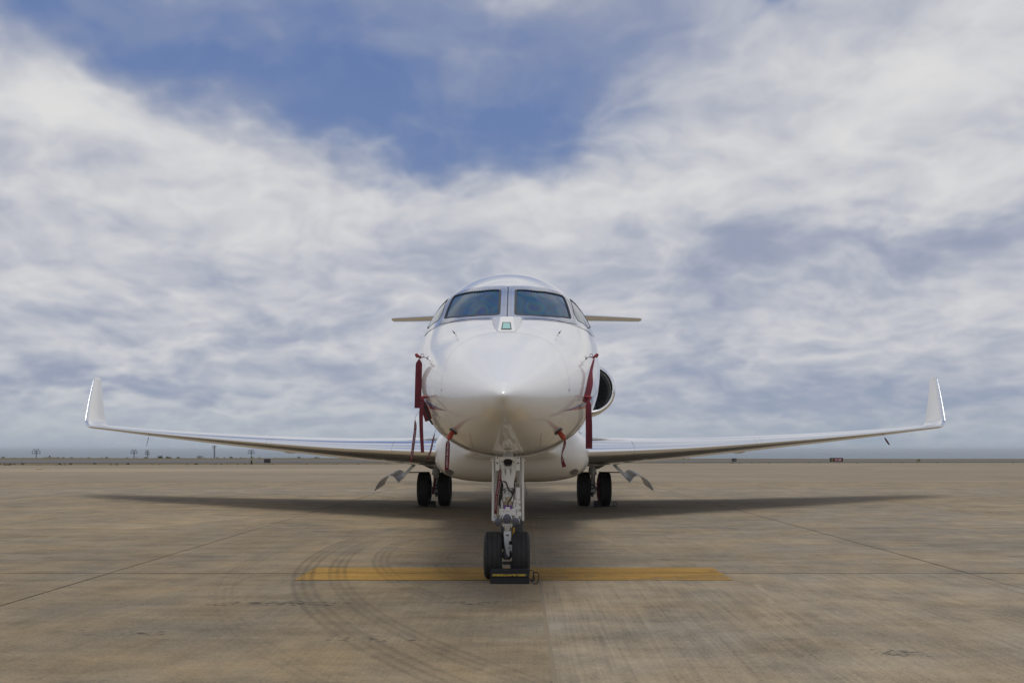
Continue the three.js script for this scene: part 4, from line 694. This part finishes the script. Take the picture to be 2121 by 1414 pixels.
  for (let i = 0; i < n - 1; i++) { q(i + n, i + n + 1, i + 3 * n, i + 3 * n + 1); q(i, i + 2 * n, i + 1, i + 2 * n + 1); q(i, i + 1, i + n, i + n + 1); q(i + 2 * n, i + 3 * n, i + 2 * n + 1, i + 3 * n + 1); }
  q(n - 1, 3 * n - 1, 2 * n - 1, 4 * n - 1); q(0, n, 2 * n, 3 * n);
  let g = new THREE.BufferGeometry(); g.setAttribute('position', new THREE.Float32BufferAttribute(pos, 3)); g.setIndex(idx); g = g.toNonIndexed(); g.computeVertexNormals();
  add('door_skin', g, std(rgb(0.80, 0.82, 0.85), { metalness: 0.3, roughness: 0.3 }), door);
  add('door_link', bar(P(s * 2.2, 0.88, 21.6), P(s * 2.72, 0.88, 21.3), 0.014), darkSteel, door);
}
// probes on the nose
const probes = [];
for (const s of [-1, 1]) for (const [d, f, dx, dh, dz] of [[9.4, 1.14, 0.10, 0.012, 0.05], [8.95, 1.715, 0.035, -0.012, 0.06]]) {
  const pr = part('pitot_probe', jet), b = surf(d, s * f), n = surfN(d, s * f), e = b.clone().addScaledVector(n, 0.055), t = b.clone().add(V(s * dx, dh, dz));
  add('probe_base', (() => { const c = new THREE.CylinderGeometry(0.02, 0.022, 0.01, 20); c.scale(1, 1, 1.9); c.applyQuaternion(new THREE.Quaternion().setFromUnitVectors(V(0, 1, 0), n)); c.translate(b.x, b.y, b.z); return c; })(), steel, pr);
  add('probe_tube', bar(b, t, 0.0075, 0.005), steel, pr);
  probes.push({ s, tip: t, upper: f < 1.4, n });
}
const aoa = [];
for (const s of [-1, 1]) { const pr = part('air_data_vane', jet), d = 8.77, f = s * 2.368, b = surf(d, f), n = surfN(d, f), c = new THREE.CylinderGeometry(0.045, 0.045, 0.008, 24); c.applyQuaternion(new THREE.Quaternion().setFromUnitVectors(V(0, 1, 0), n)); c.translate(b.x, b.y, b.z); add('vane_base', c, darkSteel, pr); const t = b.clone().addScaledVector(n, 0.07); add('vane', bar(b, t, 0.012, 0.008), steel, pr); aoa.push({ s, b, n, t }); }

// ---------------------------------------------------------------- covers and streamers (each a thing of its own)
const weave = (base) => dataTex(128, 256, (u, v, c) => { const k = 0.82 + 0.3 * (vn(u * 60, v * 120) - 0.5) + 0.55 * fbm(u * 2 + base[3], v * 5, 3); c[0] = toS(base[0] * k); c[1] = toS(base[1] * k); c[2] = toS(base[2] * k); });
const clothPlain = [1, 6, 11].map((q) => std(0xffffff, { map: weave([0.165, 0.020, 0.034, q]), roughness: 0.85, side: THREE.DoubleSide }));
const clothRed = clothPlain[0], capRed = std(rgb(0.24, 0.022, 0.028), { roughness: 0.6 }), orange = std(rgb(0.40, 0.05, 0.018), { roughness: 0.6 });
const flagTex = (words, flip) => canvas(80, 512, (g, w, h) => { g.fillStyle = '#5c0f1a'; g.fillRect(0, 0, w, h); g.fillStyle = '#4e0a14'; for (let i = 0; i < 90; i++) g.fillRect((i * 37) % 80, (i * 91) % 512, 14, 3); g.save(); g.translate(w / 2, h / 2); g.rotate(flip ? -Math.PI / 2 : Math.PI / 2); g.fillStyle = '#c9b9b8'; g.font = 'bold 38px sans-serif'; g.textAlign = 'center'; g.textBaseline = 'middle'; g.fillText(words, 0, 2, 450); g.restore(); });
const flagMat = std(0xffffff, { map: flagTex('REMOVE BEFORE FLIGHT'), roughness: 0.8, side: THREE.DoubleSide });
const flagMat2 = std(0xffffff, { map: flagTex('BEFORE FLIGHT'), roughness: 0.8, side: THREE.DoubleSide });
// ribbon: stations [point, width, turn (0 = faces camera), lean (roll of the width in the picture plane)], pointed start if asked
function ribbon(st, thick = 0.0025, point = false, seg = 40) {
  const cv = new THREE.CatmullRomCurve3(st.map((q) => q[0])), pos = [], uv = [], idx = [], at = (k, t) => { const x = t * (st.length - 1), i = Math.min(st.length - 2, Math.floor(x)); return mixn(st[i][k] ?? 0, st[i + 1][k] ?? 0, sstep(0, 1, x - i)); };
  for (let i = 0; i <= seg; i++) {
    const t = i / seg, c = cv.getPoint(t), tan = cv.getTangent(t); let w = at(1, t); if (point) w *= Math.min(1, 0.12 + t * 12);
    const turn = at(2, t), W = V(Math.cos(turn), 0, Math.sin(turn)); W.addScaledVector(tan, -W.dot(tan)).normalize(); const N = W.clone().cross(tan).normalize();
    const curl = 0.12 * w * Math.sin(t * 9);
    for (const [a, b] of [[-1, 1], [1, 1], [1, -1], [-1, -1]]) { const p = c.clone().addScaledVector(W, a * w / 2).addScaledVector(N, b * thick / 2 + curl * (a * a - 0.5) * 0.3); pos.push(p.x, p.y, p.z); uv.push(a > 0 ? 1 : 0, 1 - t); }
    if (i) for (let k = 0; k < 4; k++) { const a = (i - 1) * 4 + k, b = (i - 1) * 4 + (k + 1) % 4; idx.push(a, a + 4, b, b, a + 4, b + 4); }
  }
  const e = seg * 4; idx.push(0, 1, 2, 0, 2, 3, e, e + 2, e + 1, e, e + 3, e + 2);
  const g = new THREE.BufferGeometry(); g.setAttribute('position', new THREE.Float32BufferAttribute(pos, 3)); g.setAttribute('uv', new THREE.Float32BufferAttribute(uv, 2)); g.setIndex(idx); const q = g.toNonIndexed(); q.computeVertexNormals(); return q;
}
const px = (x, y, d) => P((x - 1077) * d / 1728 + 0.148, 1.45 + (932 - y) * d / 1728, d);
{
  const G = 'red pitot probe covers with streamers';
  const info = [
    ['left upper', -1, true, 'red pitot cover with broad straight streamer, upper one left of the nose', [[[868, 740.5], 0.006], [[867.5, 755], 0.073], [[866.5, 790], 0.076], [[865, 845], 0.077]], clothPlain[0], 0.0],
    ['left lower', -1, false, 'red pitot cover with long narrow streamer, lower one left of the nose', [[[878, 826], 0.01], [[873, 845], 0.046], [[872.5, 890], 0.044], [[875, 937], 0.042]], clothPlain[1], 0.25],
    ['right upper', 1, true, 'red pitot cover with twisted slanting streamer, upper one right of the nose', [[[1231.5, 740], 0.02, 9.27], [[1225, 765], 0.034, 9.15], [[1221, 800], 0.072, 8.98], [[1213, 834], 0.07, 8.88]], clothPlain[2], -0.3],
    ['right lower', 1, false, 'red pitot cover with wide hanging streamer, lower one right of the nose', [[[1220, 828], 0.03, 8.84], [[1219, 842], 0.06, 8.82], [[1220, 880], 0.07, 8.8], [[1220, 929], 0.072, 8.8]], clothPlain[0], 0.1],
  ];
  for (const [, s, up, label, path, mat, turn] of info) {
    const pr = probes.find((q) => q.s === s && q.upper === up), c = thing('pitot_cover', label, 'probe cover', G);
    const dir = pr.n.clone().multiplyScalar(0.7).add(V(0, 0, 0.25)).normalize();
    const a = pr.tip.clone().addScaledVector(dir, -0.035), b = pr.tip.clone().addScaledVector(dir, 0.03);
    add('cap', merged(bar(a, b, 0.011, 0.017), new THREE.SphereGeometry(0.019, 14, 10).translate(b.x, b.y, b.z)), capRed, c);
    const tr = new THREE.TorusGeometry(0.02, 0.003, 6, 20); tr.rotateY(0.5); tr.translate(a.x - s * 0.018, a.y + (up ? 0.024 : -0.016), a.z + 0.01); add('tie_loop', tr, capRed, c);
    const knot = new THREE.SphereGeometry(0.013, 10, 8); knot.translate(b.x - s * 0.005, b.y - 0.02, b.z + 0.01); add('knot', knot, capRed, c);
    const dd = D0 - b.z - 0.03;
    add('streamer', ribbon(path.map(([p, w, q], i) => [px(p[0], p[1], q ?? dd), w, turn + (label.includes('twisted') ? [1.0, 0.8, -0.2, -0.1][i] : 0.08 * i)]), 0.003, true), mat, c);
  }
  aoa.forEach(({ s, b, n, t }) => {
    const c = thing('vane_cover', s < 0 ? 'orange-red vane cover with straight lettered streamer under left of the nose' : 'orange-red vane cover with short twisted lettered streamer under right of the nose', 'vane cover', 'vane covers under the nose');
    const e = s < 0 ? px(929, 909, 8.47) : px(1170, 909, 8.53);
    add('sleeve', merged(bar(b.clone().addScaledVector(n, 0.015), b.clone().lerp(e, 0.45).addScaledVector(n, 0.03), 0.024, 0.028), bar(b.clone().lerp(e, 0.45).addScaledVector(n, 0.03), e, 0.03, 0.012)), orange, c);
    add('flange', (() => { const q = new THREE.CylinderGeometry(0.05, 0.05, 0.006, 24); q.applyQuaternion(new THREE.Quaternion().setFromUnitVectors(V(0, 1, 0), n)); const p = b.clone().addScaledVector(n, 0.012); q.translate(p.x, p.y, p.z); return q; })(), darkSteel, c);
    if (s < 0) add('streamer', ribbon([[e, 0.01, 0], [px(927.5, 920, 8.46), 0.044, 0], [px(926.5, 945, 8.45), 0.046, 0.05], [px(925, 974, 8.45), 0.042, 0.1]], 0.002, true), flagMat, c);
    else add('streamer', ribbon([[e, 0.012, 0.2], [px(1169.5, 920, 8.52), 0.03, 0.6], [px(1164, 942, 8.52), 0.03, 1.25], [px(1165.5, 955, 8.51), 0.034, 0.5], [px(1169, 967, 8.5), 0.042, 0.05]], 0.002, true), flagMat2, c);
  });
  const wire = std(rgb(0.12, 0.12, 0.12), { roughness: 0.5, metalness: 0.5 });
  // streamers that hang from thin wires
  const hang = (name, label, wirePts, st, mat, group) => { const c = thing(name, label, 'streamer', group); add('wire', hose(wirePts, 0.0022, 20), wire, c); add('flag', ribbon(st, 0.002, true), mat, c); return c; };
  const g2 = 'warning streamers on wires';
  hang('warning_streamer', 'slanting lettered red streamer hanging free left of the fuselage', [px(884, 838, 11.6), px(868, 852, 11.2), px(861, 862, 11.0), px(859, 869, 11.0)], [[px(859.5, 868, 11.0), 0.012, 0], [px(860, 885, 11.0), 0.042, 0.5], [px(856, 920, 11.0), 0.042, 0.45], [px(851, 957, 11.0), 0.034, 0.3]], flagMat, g2);
  hang('warning_streamer', 'small thin red streamer slanting in front of the left wing root', [px(904, 884, 11.4), px(902, 890, 11.3), px(900.5, 897, 11.2)], [[px(900.5, 896, 11.2), 0.01, 0.2], [px(897, 910, 11.2), 0.024, 0.4], [px(892, 933, 11.2), 0.026, 0.3], [px(885, 951, 11.2), 0.026, 0.1]], flagMat, g2);
  hang('warning_streamer', 'lettered red streamer hanging down the nose gear strut', [px(1037, 962, 9.36), px(1037, 966, 9.34), px(1036, 972, 9.33)], [[px(1036, 970, 9.33), 0.03, 0], [px(1035, 990, 9.33), 0.036, 0.1], [px(1029, 1025, 9.32), 0.034, 0], [px(1026, 1064, 9.32), 0.028, 0.1]], flagMat, g2);
  hang('warning_streamer', 'tiny red streamer under the left wing near the winglet', [px(308, 900, 23.9), px(307.5, 903, 23.9), px(307, 906, 23.9)], [[px(307.2, 905, 23.9), 0.03, 0.6], [px(305, 914, 23.9), 0.035, 0.8], [px(302.5, 924, 23.9), 0.03, 0.9]], clothRed, g2);
  hang('warning_streamer', 'tiny red streamer under the right wing near the winglet', [px(1832, 899, 24.0), px(1832.5, 904, 24.0), px(1834, 908, 24.0)], [[px(1833, 906, 24.0), 0.03, 0.4], [px(1838, 914, 24.0), 0.05, 0.6], [px(1843, 921, 24.0), 0.035, 0.5]], clothRed, g2);
  for (const [s, x0, x1, lab] of [[-1, 902, 896, 'dark red streamer on the left main landing gear strut'], [1, 1238, 1241, 'dark red streamer on the right main landing gear strut']]) hang('warning_streamer', lab, [px(x0, 984, 21.55), px(x0, 987, 21.52), px(x0, 990, 21.5)], [[px(x0, 989, 21.5), 0.05, 0.4], [px((x0 + x1) / 2, 1006, 21.5), 0.065, 0.6], [px(x1, s < 0 ? 1023 : 1036, 21.5), 0.05, 0.5]], clothRed, g2);
  // folded red cover with black straps against the fuselage side
  const fc = thing('folded_cover', 'folded dark red cover with black edge straps hanging left of the nose', 'cover');
  const q = (x, y, d) => px(x, y, d);
  add('panel', ribbon([[q(875, 828, 9.12), 0.03, 0.5], [q(879, 848, 9.12), 0.062, 0.6], [q(885, 872, 9.12), 0.05, 0.5]], 0.018), clothPlain[1], fc);
  add('strap', ribbon([[q(876, 832, 9.06), 0.024, 0.4], [q(883, 850, 9.06), 0.026, 0.5], [q(889, 867, 9.06), 0.026, 0.5], [q(896, 879, 9.06), 0.018, 0.5]], 0.006), black, fc);
  add('edge_band', ribbon([[q(878, 830, 9.08), 0.018, 0.4], [q(886, 847, 9.08), 0.026, 0.5], [q(893, 867, 9.08), 0.02, 0.5]], 0.006), capRed, fc);
  add('cord', hose([px(880, 824, 8.86), px(877, 825, 9.0), px(875, 828, 9.12)], 0.003), black, fc);
}
// chocks
{
  const chockTex = dataTex(256, 64, (u, v, c) => { const y = Math.abs(v - 0.5) < 0.42 && u > 0.03 && u < 0.94, w = fbm(u * 20, v * 6, 3); const k = 0.9 + 0.4 * w; if (y && w > -0.16 && !(u > 0.36 && u < 0.72 && vn(u * 40, v * 8) > 0.68)) { c[0] = toS(0.62 * k); c[1] = toS(0.42 * k); c[2] = toS(0.03 * k); } else { const b = u > 0.6 && u < 0.93 && v < 0.8 ? 0.05 * sstep(0.3, 0.6, vn(u * 9, v * 3)) : 0; c[0] = toS(0.03 * k); c[1] = toS(0.03 * k); c[2] = toS(0.034 * k + b); } });
  const chockRubber = std(rgb(0.026, 0.026, 0.028), { roughness: 0.7 });
  const wedge = (w, h, run) => { const s = new THREE.Shape(); [[0, 0.002], [run, 0.002], [run * 0.93, h * 0.45], [run * 0.62, h], [run * 0.42, h], [run * 0.1, h * 0.5]].forEach(([x, y], i) => i ? s.lineTo(x, y) : s.moveTo(x, y)); const g = new THREE.ExtrudeGeometry(s, { depth: w, bevelEnabled: true, bevelSize: 0.004, bevelThickness: 0.004, bevelSegments: 2 }); g.rotateY(-Math.PI / 2); g.translate(w / 2, 0.004, 0); return g; };
  const c = thing('wheel_chock', 'black rubber chock with yellow stripe in front of the nose wheels', 'chock', 'wheel chocks', P(0.037, 0, 9.03));
  // ribbed front: layered rubber sheets
  const sheets = []; for (let i = 0; i < 9; i++) { const y = 0.008 + i * 0.0165, z = -0.012 - 0.055 * (i / 8) ** 1.5; sheets.push(block(0, y, z - 0.06, 0.425 - 0.006 * (i % 2), 0.0145, 0.11, 0.003)); }
  add('rubber_layers', merged(sheets), chockRubber, c);
  const sg = new THREE.PlaneGeometry(0.42, 0.052); sg.rotateX(-0.18); sg.translate(0, 0.102, 0.0165 - 0.022); add('stripe_plate', merged(block(0, 0.095, -0.018, 0.40, 0.026, 0.014, 0.003)), std(0xffffff, { map: chockTex, roughness: 0.6 }), c);
  const h1 = [[0.215, 0.145], [0.235, 0.15], [0.252, 0.14], [0.256, 0.1], [0.25, 0.055], [0.235, 0.046], [0.212, 0.05]], h2 = [[0.214, 0.035], [0.25, 0.035], [0.266, 0.05], [0.26, 0.12], [0.27, 0.128], [0.305, 0.122], [0.31, 0.11], [0.302, 0.012], [0.29, 0.006], [0.258, 0.006], [0.25, 0.02], [0.246, 0.05]];
  add('rope_handle', merged(hose(h1.map(([x, y]) => V(x, y, -0.01)), 0.0055, 40), hose(h2.map(([x, y]) => V(x, y, 0.0)), 0.0055, 60)), black, c);
  for (const [x, w, lab] of [[-2.07, 0.12, 'small black chock between the wheels of the left main gear'], [2.12, 0.16, 'small black chock between the wheels of the right main gear']]) {
    const m = thing('wheel_chock', lab, 'chock', 'wheel chocks', P(x, 0, 21.35)); add('rubber_block', wedge(w, 0.15, 0.22), chockRubber, m);
    add('rope_handle', x > 0 ? new THREE.TorusGeometry(0.05, 0.008, 6, 20).translate(0.455, 0.07, 0.05) : hose([V(-0.06, 0.02, 0.02), V(-0.3, 0.012, 0.1), V(-0.45, 0.02, 0.12)], 0.008), black, m);
    if (x > 0) add('rope', hose([V(0.06, 0.02, 0.03), V(0.25, 0.012, 0.08), V(0.42, 0.03, 0.05)], 0.008), black, m);
  }
}

// ---------------------------------------------------------------- far things along the edge of the field
{
  const poleMat = std(rgb(0.10, 0.10, 0.11), { roughness: 0.6 }), lampMat = std(rgb(0.045, 0.045, 0.05), { roughness: 0.4 }), hoop = std(rgb(0.45, 0.46, 0.48), { roughness: 0.5 });
  const at = (x, d, y = 0) => P((x - 1077) * d / 1728 + 0.148, y, d);
  const base = -9.2;
  const mast = (x, d, topY, headW, label, turn) => {
    const m = thing('floodlight_mast', label, 'floodlight', 'floodlight masts beyond the field', at(x, d, base)); m.rotation.y = turn;
    const H = 1.45 + (932 - topY) * d / 1728 - base, hw = headW * d / 1728 / 2, k = hw / 3;
    add('pole', bar(V(0, 0, 0), V(0, H - 0.2 * k, 0), 0.42, 0.26, 10), poleMat, m);
    for (const [n, y, sp] of [[2, -0.3, 2.6], [4, -1.7, 1.45], [4, -3.1, 1.55]]) {
      add('crossarm', block(0, H + y * k, 0, sp * k * (n - 1) + 0.9 * k, 0.14 * k, 0.14 * k, 0.02), poleMat, m);
      for (let i = 0; i < n; i++) { const g = new THREE.CylinderGeometry(0.48 * k, 0.32 * k, 0.55 * k, 10); g.rotateX(1.2); g.translate((i - (n - 1) / 2) * sp * k, H + y * k, 0.3 * k); add('lamp', g, lampMat, m); }
    }
    const t = new THREE.TorusGeometry(2.7 * k, 0.07 * k, 6, 36); t.scale(1.05, 0.72, 1); t.translate(0, H - 1.8 * k, 0.05); add('service_ring', t, hoop, m);
  };
  mast(74, 620, 930, 17, 'leftmost dark floodlight mast standing apart on the horizon', 0.5);
  mast(277, 620, 931, 15, 'left one of two neighbouring floodlight masts under the left wing tip', 0.1);
  mast(305, 600, 932, 16, 'right one of two neighbouring floodlight masts under the left wing tip', -0.6);
  mast(520, 620, 931, 15, 'floodlight mast under the middle of the left wing', 0.2);
  const ct = thing('antenna_tower', 'slim grey antenna tower with pale panels under the left wing', 'tower', null, at(443.5, 520, base));
  { const H = 1.45 + 10 * 520 / 1728 - base; add('pole', bar(V(0, 0, 0), V(0, H, 0), 0.55, 0.42, 10), std(rgb(0.17, 0.17, 0.19), { roughness: 0.6 }), ct);
    for (let i = 0; i < 6; i++) { const a = i * Math.PI / 3 + 0.3; add('antenna_panel', block(Math.cos(a) * 1.05, H - 0.75, Math.sin(a) * 1.05, 0.35, 1.5, 0.25, 0.05, [0, -a, 0]), std(rgb(0.5, 0.47, 0.4), { roughness: 0.6 }), ct); }
    add('antenna_ring', new THREE.TorusGeometry(0.9, 0.06, 6, 24).rotateX(Math.PI / 2).translate(0, H - 0.8, 0), poleMat, ct); add('side_dish', block(-1.3, H - 2.0, 0, 0.5, 0.4, 0.3, 0.05), poleMat, ct); }
  const hut = (x, d, top, wpx, label, c) => { const h = thing('equipment_building', label, 'building', 'small buildings on the horizon', at(x, d, base)), H = 1.45 + (932 - top) * d / 1728 - base, w = wpx * d / 1728; add('wall', block(0, H / 2, 0, w, H, w * 0.8, 0.03), std(c, { roughness: 0.9 }), h); add('roof_slab', block(0, H + 0.1, 0, w * 1.06, 0.2, w * 0.86, 0.03), std(rgb(0.28, 0.28, 0.27), { roughness: 0.9 }), h); for (const k of [-0.25, 0.25]) add('vent', block(k * w, H * 0.9, w * 0.4 + 0.03, w * 0.2, 0.6, 0.05, 0.01), std(rgb(0.16, 0.16, 0.16)), h); };
  hut(413.5, 520, 944.5, 9, 'pale grey boxy building on the horizon beside the antenna tower', rgb(0.33, 0.33, 0.32));
  hut(536.5, 520, 947.3, 4.8, 'tiny tan building on the horizon right of the floodlight mast', rgb(0.34, 0.29, 0.22));
  hut(29, 560, 948.2, 7, 'low pale building on the horizon at the far left', rgb(0.3, 0.3, 0.3));
  // airfield signs
  const signFace = (w, h, draw) => std(0xffffff, { map: canvas(w, h, draw), roughness: 0.5 });
  const sign = (x, d, wm, hm, label, face, turn, back) => {
    const s = thing('taxiway_sign', label, 'airfield sign', 'airfield signs beside the taxiway', at(x, d, -0.03)); s.rotation.y = turn;
    add('housing', block(0, 0.16 + hm / 2, 0, wm, hm, 0.18, 0.02), std(back ?? rgb(0.02, 0.02, 0.02), { roughness: 0.6 }), s);
    if (face) { const g = new THREE.PlaneGeometry(wm * 0.97, hm * 0.92); g.translate(0, 0.16 + hm / 2, 0.094); add('sign_face', g, face, s); }
    for (const k of [-0.42, -0.14, 0.14, 0.42]) add('leg', bar(V(k * wm, -0.05, 0), V(k * wm, 0.18, 0), 0.025), std(rgb(0.2, 0.2, 0.2)), s);
    return s;
  };
  sign(1733, 97, 1.5, 0.42, 'red and black runway sign reading 11-29 right of the jet', signFace(256, 72, (g, w, h) => { g.fillStyle = '#101010'; g.fillRect(0, 0, w, h); g.fillStyle = '#7d1420'; g.fillRect(74, 4, w - 92, h - 8); g.fillStyle = '#e8e2dc'; g.font = 'bold 54px sans-serif'; g.textAlign = 'center'; g.textBaseline = 'middle'; g.fillText('11-29', 156, 38, 140); g.fillStyle = '#c9b52c'; g.fillText('D', 38, 38, 40); }), 0);
  sign(1521, 98, 0.52, 0.36, 'small black square sign beside the taxiway right of the jet', signFace(96, 64, (g, w, h) => { g.fillStyle = '#0e0e0e'; g.fillRect(0, 0, w, h); g.strokeStyle = '#b0aa60'; g.lineWidth = 3; g.strokeRect(8, 8, 34, h - 16); g.fillStyle = '#c9c9c4'; g.font = 'bold 40px sans-serif'; g.textAlign = 'center'; g.textBaseline = 'middle'; g.fillText('0', 70, 34); }), 0);
  sign(1903, 103, 0.36, 0.18, 'tiny yellow and black marker sign near the right winglet', signFace(64, 32, (g, w, h) => { g.fillStyle = '#b9a326'; g.fillRect(0, 0, w / 2, h); g.fillStyle = '#101010'; g.fillRect(w / 2, 0, w / 2, h); }), 0);
  { const s = sign(553, 88, 0.66, 0.40, 'dark ribbed back of a taxiway sign under the left wing', null, 0.5, rgb(0.03, 0.03, 0.033)); for (let i = 0; i < 6; i++) add('rib', block(-0.27 + i * 0.108, 0.36, 0.1, 0.03, 0.38, 0.03, 0.008), std(rgb(0.06, 0.06, 0.065)), s); }
  { const s = thing('marker_post', 'short black marker post with a yellow side under the left wing', 'marker', null, at(521, 90, -0.03)); add('post', block(0, 0.2, 0, 0.15, 0.42, 0.3, 0.03), std(rgb(0.02, 0.02, 0.02)), s); add('yellow_plate', block(0.085, 0.27, 0, 0.02, 0.26, 0.26, 0.004), std(rgb(0.5, 0.42, 0.12)), s); }
  { const p = at(102, 146, 0.06), g = new THREE.SphereGeometry(1, 30, 10, 0, Math.PI * 2, 0, Math.PI / 2); g.scale(1.35, 0.16, 1); const m = structure(add('earth_mound', g, std(rgb(0.12, 0.10, 0.05), { roughness: 1 }))); m.position.copy(p);
    const h = thing('field_box', 'small dark equipment box on a low mound at far left', 'equipment box', null, p.clone().add(V(0, 0.13, 0))); add('box', block(0, 0.12, 0, 0.17, 0.26, 0.17, 0.02), std(rgb(0.05, 0.05, 0.045)), h); add('lid', block(0, 0.27, 0, 0.21, 0.05, 0.21, 0.015), std(rgb(0.06, 0.05, 0.045)), h); }
  { const l = thing('ground_light', 'small amber ground light on the far apron at left', 'ground light', null, at(81, 63, 0)); const g = new THREE.SphereGeometry(0.09, 14, 8, 0, Math.PI * 2, 0, Math.PI / 2); g.translate(0, 0.03, 0); add('dome', g, std(rgb(0.55, 0.34, 0.08), { roughness: 0.4 }), l); add('base', new THREE.CylinderGeometry(0.2, 0.22, 0.035, 20).translate(0, 0.0155, 0), std(rgb(0.12, 0.11, 0.1)), l); }
  // tufts along the bank and in the verge
  const r = rng(99), leaf = []; for (let i = 0; i < 26; i++) { const g = new THREE.ConeGeometry(0.05 + r() * 0.05, 0.35 + r() * 0.3, 4); g.rotateZ((r() - 0.5) * 1.6); g.rotateX((r() - 0.5) * 1.6); g.translate((r() - 0.5) * 0.45, 0.12 + r() * 0.2, (r() - 0.5) * 0.45); leaf.push(g); }
  const tuft = merged(leaf), list = [];
  for (let i = 0; i < 130; i++) { const x = -92 + r() * 120, d = (x < -40 ? 143.5 : mixn(143.5, 131.5, (x + 40) / 100)) + r() * 2; list.push([x, 0.02, d, 0.25 + r() * r() * 0.75]); }
  for (let i = 0; i < 60; i++) list.push([-60 + (r() + r() - 1) * 34, -0.06, 80 + r() * 10, 0.12 + r() * 0.3]);
  for (let i = 0; i < 160; i++) list.push([-90 + r() * 190, -0.06, 0, 0.1 + r() * 0.18]);
  list.forEach((q) => { if (q[2] === 0) q[2] = (q[0] < -20 ? mixn(78.5, 84, (q[0] + 90) / 70) : mixn(84, 99, (q[0] + 20) / 110)) + 0.6 + r() * 1.6; });
  const im = new THREE.InstancedMesh(tuft, std(rgb(0.055, 0.05, 0.025), { roughness: 1 }), list.length), M4 = new THREE.Matrix4(), Q = new THREE.Quaternion();
  list.forEach(([x, y, d, k], i) => { Q.setFromAxisAngle(V(0, 1, 0), i * 1.7); M4.compose(P(x, y, d), Q, V(k * 1.3, k, k * 1.3)); im.setMatrixAt(i, M4); });
  im.name = 'scrub_tufts'; im.userData = { kind: 'stuff', label: 'low dark scrub tufts dotted along the grass verge and bank', category: 'scrub' }; scene.add(im);
}
renderer.render(scene, camera);
